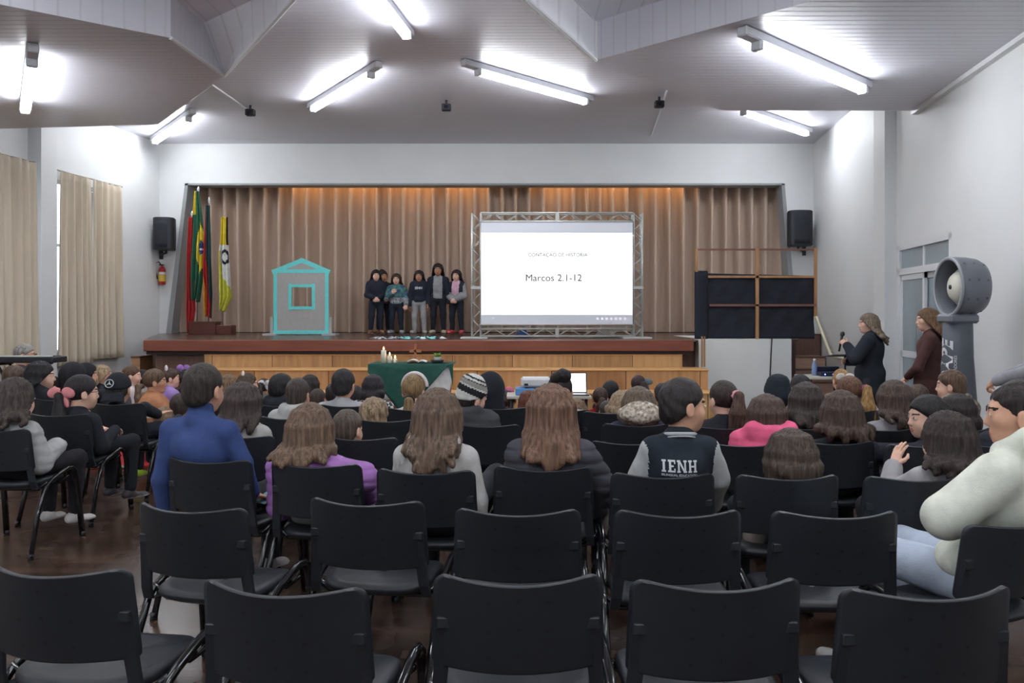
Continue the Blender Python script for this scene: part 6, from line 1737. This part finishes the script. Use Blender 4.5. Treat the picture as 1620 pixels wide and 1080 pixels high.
# --- women standing on the right
P_('woman in a long black coat speaking into a microphone', 'stand', 1373, 495, 1.04, d=9.5, yaw=-58, hyaw=-18, hair='wavy', hcol=(132, 116, 98), hopt={'L': .26, 'flare': .03, 'n': 16, 'wave': .01}, kind='woman', shirt=(40, 46, 56), topopt=('long', 'hood', 'loose'), pants=(48, 50, 58), shoes=(40, 40, 44), skn='fair', sw=.19, key='speaker_woman', fine=True, arms={'l': ((-.26, .10, 1.02), (-.11, .22, 1.17), (.1, .7, .6), (.9, .2, -.1), 1.0), 'r': ((.24, .06, .98), (.10, .26, .96), (-.8, .4, .1), (0, -1, -.3), .6)})
P_('woman with wavy fair hair in a brown dress, hands clasped', 'stand', 1466, 487, 1.05, d=8.5, yaw=-62, hyaw=-14, hair='wavy', hcol=(116, 88, 62), hopt={'L': .30, 'flare': .03, 'n': 16, 'wave': .012}, kind='woman', shirt=(88, 54, 52), topopt=('long', 'slim'), pants=(88, 54, 52), shoes=(60, 44, 42), skn='fair', sw=.185, key='brown_woman', fine=True, arms={'l': ((-.24, .08, .98), (-.04, .19, .86), (.6, .5, -.5), (.3, -.6, -.6), .6), 'r': ((.24, .06, .98), (.05, .18, .85), (-.6, .5, -.5), (-.3, -.6, -.6), .6)})
P_('person in a grey sweatshirt standing at the right edge, hands clasped', 'stand', 1664, 470, 1.08, d=5.6, yaw=-60, hair='short', hcol=(70, 56, 48), kind='woman', shirt=(150, 150, 156), pants=(52, 58, 76), shoes=(50, 50, 54), skn='mid', sw=.175, fine=True, key='edge', arms={'l': ((-.26, .10, 1.15), (-.06, .34, 1.05), (.6, .5, -.4), (.3, -.6, -.6), .6), 'r': ((.25, .08, 1.15), (.05, .33, 1.05), (-.6, .5, -.4), (-.3, -.6, -.6), .6)})

# ------------------------------------------------------------------ details worn or held
def text_on_back(info, body, width, z, name, m, bold=0.0):
    me = text_mesh(body, .1, name, m, bold=bold)
    xs = [v.co.x for v in me.vertices]; ys = [v.co.y for v in me.vertices]; k = width/(max(xs)-min(xs)); cx = (max(xs)+min(xs))/2; cy = (max(ys)+min(ys))/2
    for v in me.vertices: v.co = ((v.co.x-cx)*k+info['N'][0]*.8, 0, (v.co.y-cy)*k+z)
    stick(me, info, name)
M_ltr = mat('white_print', (206, 208, 210), .7)
iv = PEOPLE['varsity']
def slab_word(width, height):
    """I E N H in slab-serif block letters as flat quads, x right, y up"""
    V, F, x = [], [], 0.0
    def q(*p):
        o = len(V); V.extend(p); F.append(tuple(range(o, o+len(p))))
    def bar(a, b, c, d): q((a, c), (b, c), (b, d), (a, d))
    def stem(a, s=.26, e=.12):
        bar(a, a+s, .15, .85); bar(a-e, a+s+e, 0, .15); bar(a-e, a+s+e, .85, 1)
    stem(.12); x = .72
    bar(x+.12, x+.38, .15, .85); bar(x, x+.86, 0, .15); bar(x, x+.86, .85, 1); bar(x+.72, x+.86, .15, .32); bar(x+.72, x+.86, .68, .85); bar(x+.38, x+.66, .43, .57)
    x = 1.78; stem(x+.10, .2, .10); stem(x+.86, .2, .10); q((x+.12, .99), (x+.36, .99), (x+1.04, .01), (x+.80, .01))
    x = 3.12; stem(x+.10, .24, .10); stem(x+.74, .24, .10); bar(x+.34, x+.74, .43, .57)
    W_ = 4.2
    me = bpy.data.meshes.new('jacket_letters'); me.from_pydata([((p[0]/W_-.5)*width, (p[1]-.5)*height, 0) for p in V], [], F); me.materials.append(M_ltr)
    return me
me = slab_word(.158, .055)
for v in me.vertices: v.co = (v.co.x+iv['N'][0]*.8, 0, v.co.y+iv['N'][2]-.125)
stick(me, iv, 'jacket_letters')
text_on_back(iv, 'BILINGUAL EDUCATION', .158, iv['N'][2]-.165, 'jacket_caption', M_ltr, .002)
for dz_, rr_, nm_, col_ in ((.004, .070, 'collar', (176, 180, 182)), (-.018, .078, 'collar_stripe', (168, 172, 176))):
    MB().tube([Vector(iv['N'])+Vector((rr_*1.05*math.cos(2*PI*k/24), rr_*math.sin(2*PI*k/24), dz_-.012*math.sin(2*PI*k/24)*(1 if nm_ == 'collar' else 2))) for k in range(25)], .009 if nm_ == 'collar' else .004, 8).obj(nm_, fabric(col_), iv['top'])
# chest lettering on the stage hoodie
ik = PEOPLE['k4']
me = text_mesh('IENH', .05, 'hoodie_letters', M_ltr, bold=.002)
tm = ik['top'].data
bvh = BVHTree.FromPolygons([v.co[:] for v in tm.vertices], [p.vertices[:] for p in tm.polygons])
xs = [v.co.x for v in me.vertices]; k_ = .13/(max(xs)-min(xs))
for v in me.vertices:
    x, z = -v.co.x*k_, v.co.y*k_+ik['N'][2]-.13
    hit = bvh.ray_cast(Vector((x, 1, z)), Vector((0, -1, 0))); v.co = (x, (hit[0].y if hit[0] else .12)+.005, z)
link(me, 'hoodie_letters', ik['top'])
# spotted hood and magenta piping
il = PEOPLE['leo']; N0 = il['N']+np.array([0, -.015, .075])
S_ = SDF()
S_.chain([N0+np.array([-.125, .0, .0]), N0+np.array([-.09, -.07, .0]), N0+np.array([0, -.10, -.012]), N0+np.array([.09, -.07, .0]), N0+np.array([.125, .0, .0])], [.028, .046, .056, .046, .028], .03)
S_.ell(N0+np.array([0, -.085, .04]), (.10, .045, .045), .03)
V, Q = S_.run(.009, wrinkle(.004, 5)); link(to_mesh('fleece_hood', V, Q, [M_leo]), 'fleece_hood', il['top'])
MB().tube([N0+np.array([-.215, -.02, -.105]), N0+np.array([-.16, -.10, -.125]), N0+np.array([0, -.135, -.14]), N0+np.array([.16, -.10, -.125]), N0+np.array([.215, -.02, -.105])], .014, 8).obj('piping', fabric((160, 60, 130)), il['top'])
# microphone in the woman's left hand
iw = PEOPLE['speaker_woman']; Wl = iw['A'][-1][1]
wm = iw['body'].matrix_basis
p0 = Vector(Wl)+Vector((.03, .075, .02))
t = thing('microphone', 'black handheld microphone held up by the woman in the black coat', 'microphone')
dv = Vector((-.10, -.2, 1.0)).normalized()
a_, b_ = wm @ (p0-dv*.10), wm @ (p0+dv*.09)
MB().tube([a_, a_.lerp(b_, .5), b_], [.011, .013, .016], 12).obj('handle', mat('black_metal', (34, 36, 40), .5), t)
dd = (b_-a_).normalized()
MB().tube([b_, b_+dd*.012, b_+dd*.03, b_+dd*.05, b_+dd*.058], [.016, .025, .027, .020, .006], 14).obj('grille', mat('mic_grille', (52, 54, 58), .5, bump=.6, nscale=400), t)
# white badge print on the coat front
tm = iw['top'].data; bvh = BVHTree.FromPolygons([v.co[:] for v in tm.vertices], [p.vertices[:] for p in tm.polygons])
mb = MB(); pts = []
for (x, z) in ((-.05, .0), (-.015, .0), (.0, -.03), (-.01, -.09), (-.035, -.10), (-.055, -.05)):
    zz = iw['N'][2]-.16+z; hit = bvh.ray_cast(Vector((x-.04, 1, zz)), Vector((0, -1, 0))); pts.append(Vector((x-.04, (hit[0].y if hit[0] else .15)+.006, zz)))
mb.add(pts, [tuple(range(6))]); mb.obj('shirt_print', M_ltr, iw['top'])
# shallow dish of a lampshade-like cymbal beside the speaking woman
t = thing('music_stand', 'low dark music stand with a tilted top beside the speaking woman', 'music stand', (W(1337, 9.75), 9.75, 0))
MB().box(-.20, .20, -.13, .13, 0, .012, M=Matrix.Translation((0, 0, Z(563, 9.75))) @ Matrix.Rotation(-.12, 4, 'X'), bev=.004).obj('desk', mat('plum_desk', (92, 84, 98), .4), t)
MB().tube([(0, 0, .03), (0, 0, Z(563, 9.75))], .012, 8).obj('pole', mat('black_metal', (34, 36, 40), .5), t)
for k in range(3):
    a = 2*PI*k/3; MB().tube([(0, 0, .18), (.2*math.cos(a), .2*math.sin(a), .008)], .008, 6).obj('leg', mat('black_metal', (34, 36, 40), .5), t)
# books, phone and small things near the chairs
ib = PEOPLE['blue']; Wb = ib['body'].matrix_basis @ Vector(ib['A'][1][1])
o = MB().box(-.04, .04, -.075, .075, -.005, .005, bev=.003).obj('phone', mat('phone_glass', (120, 150, 154), .15), None, (Wb.x+.045, Wb.y+.09, Wb.z-.035)); o.rotation_euler = (.2, .1, -.3)
tag(o, 'small phone under the right hand of the boy in blue', 'phone')
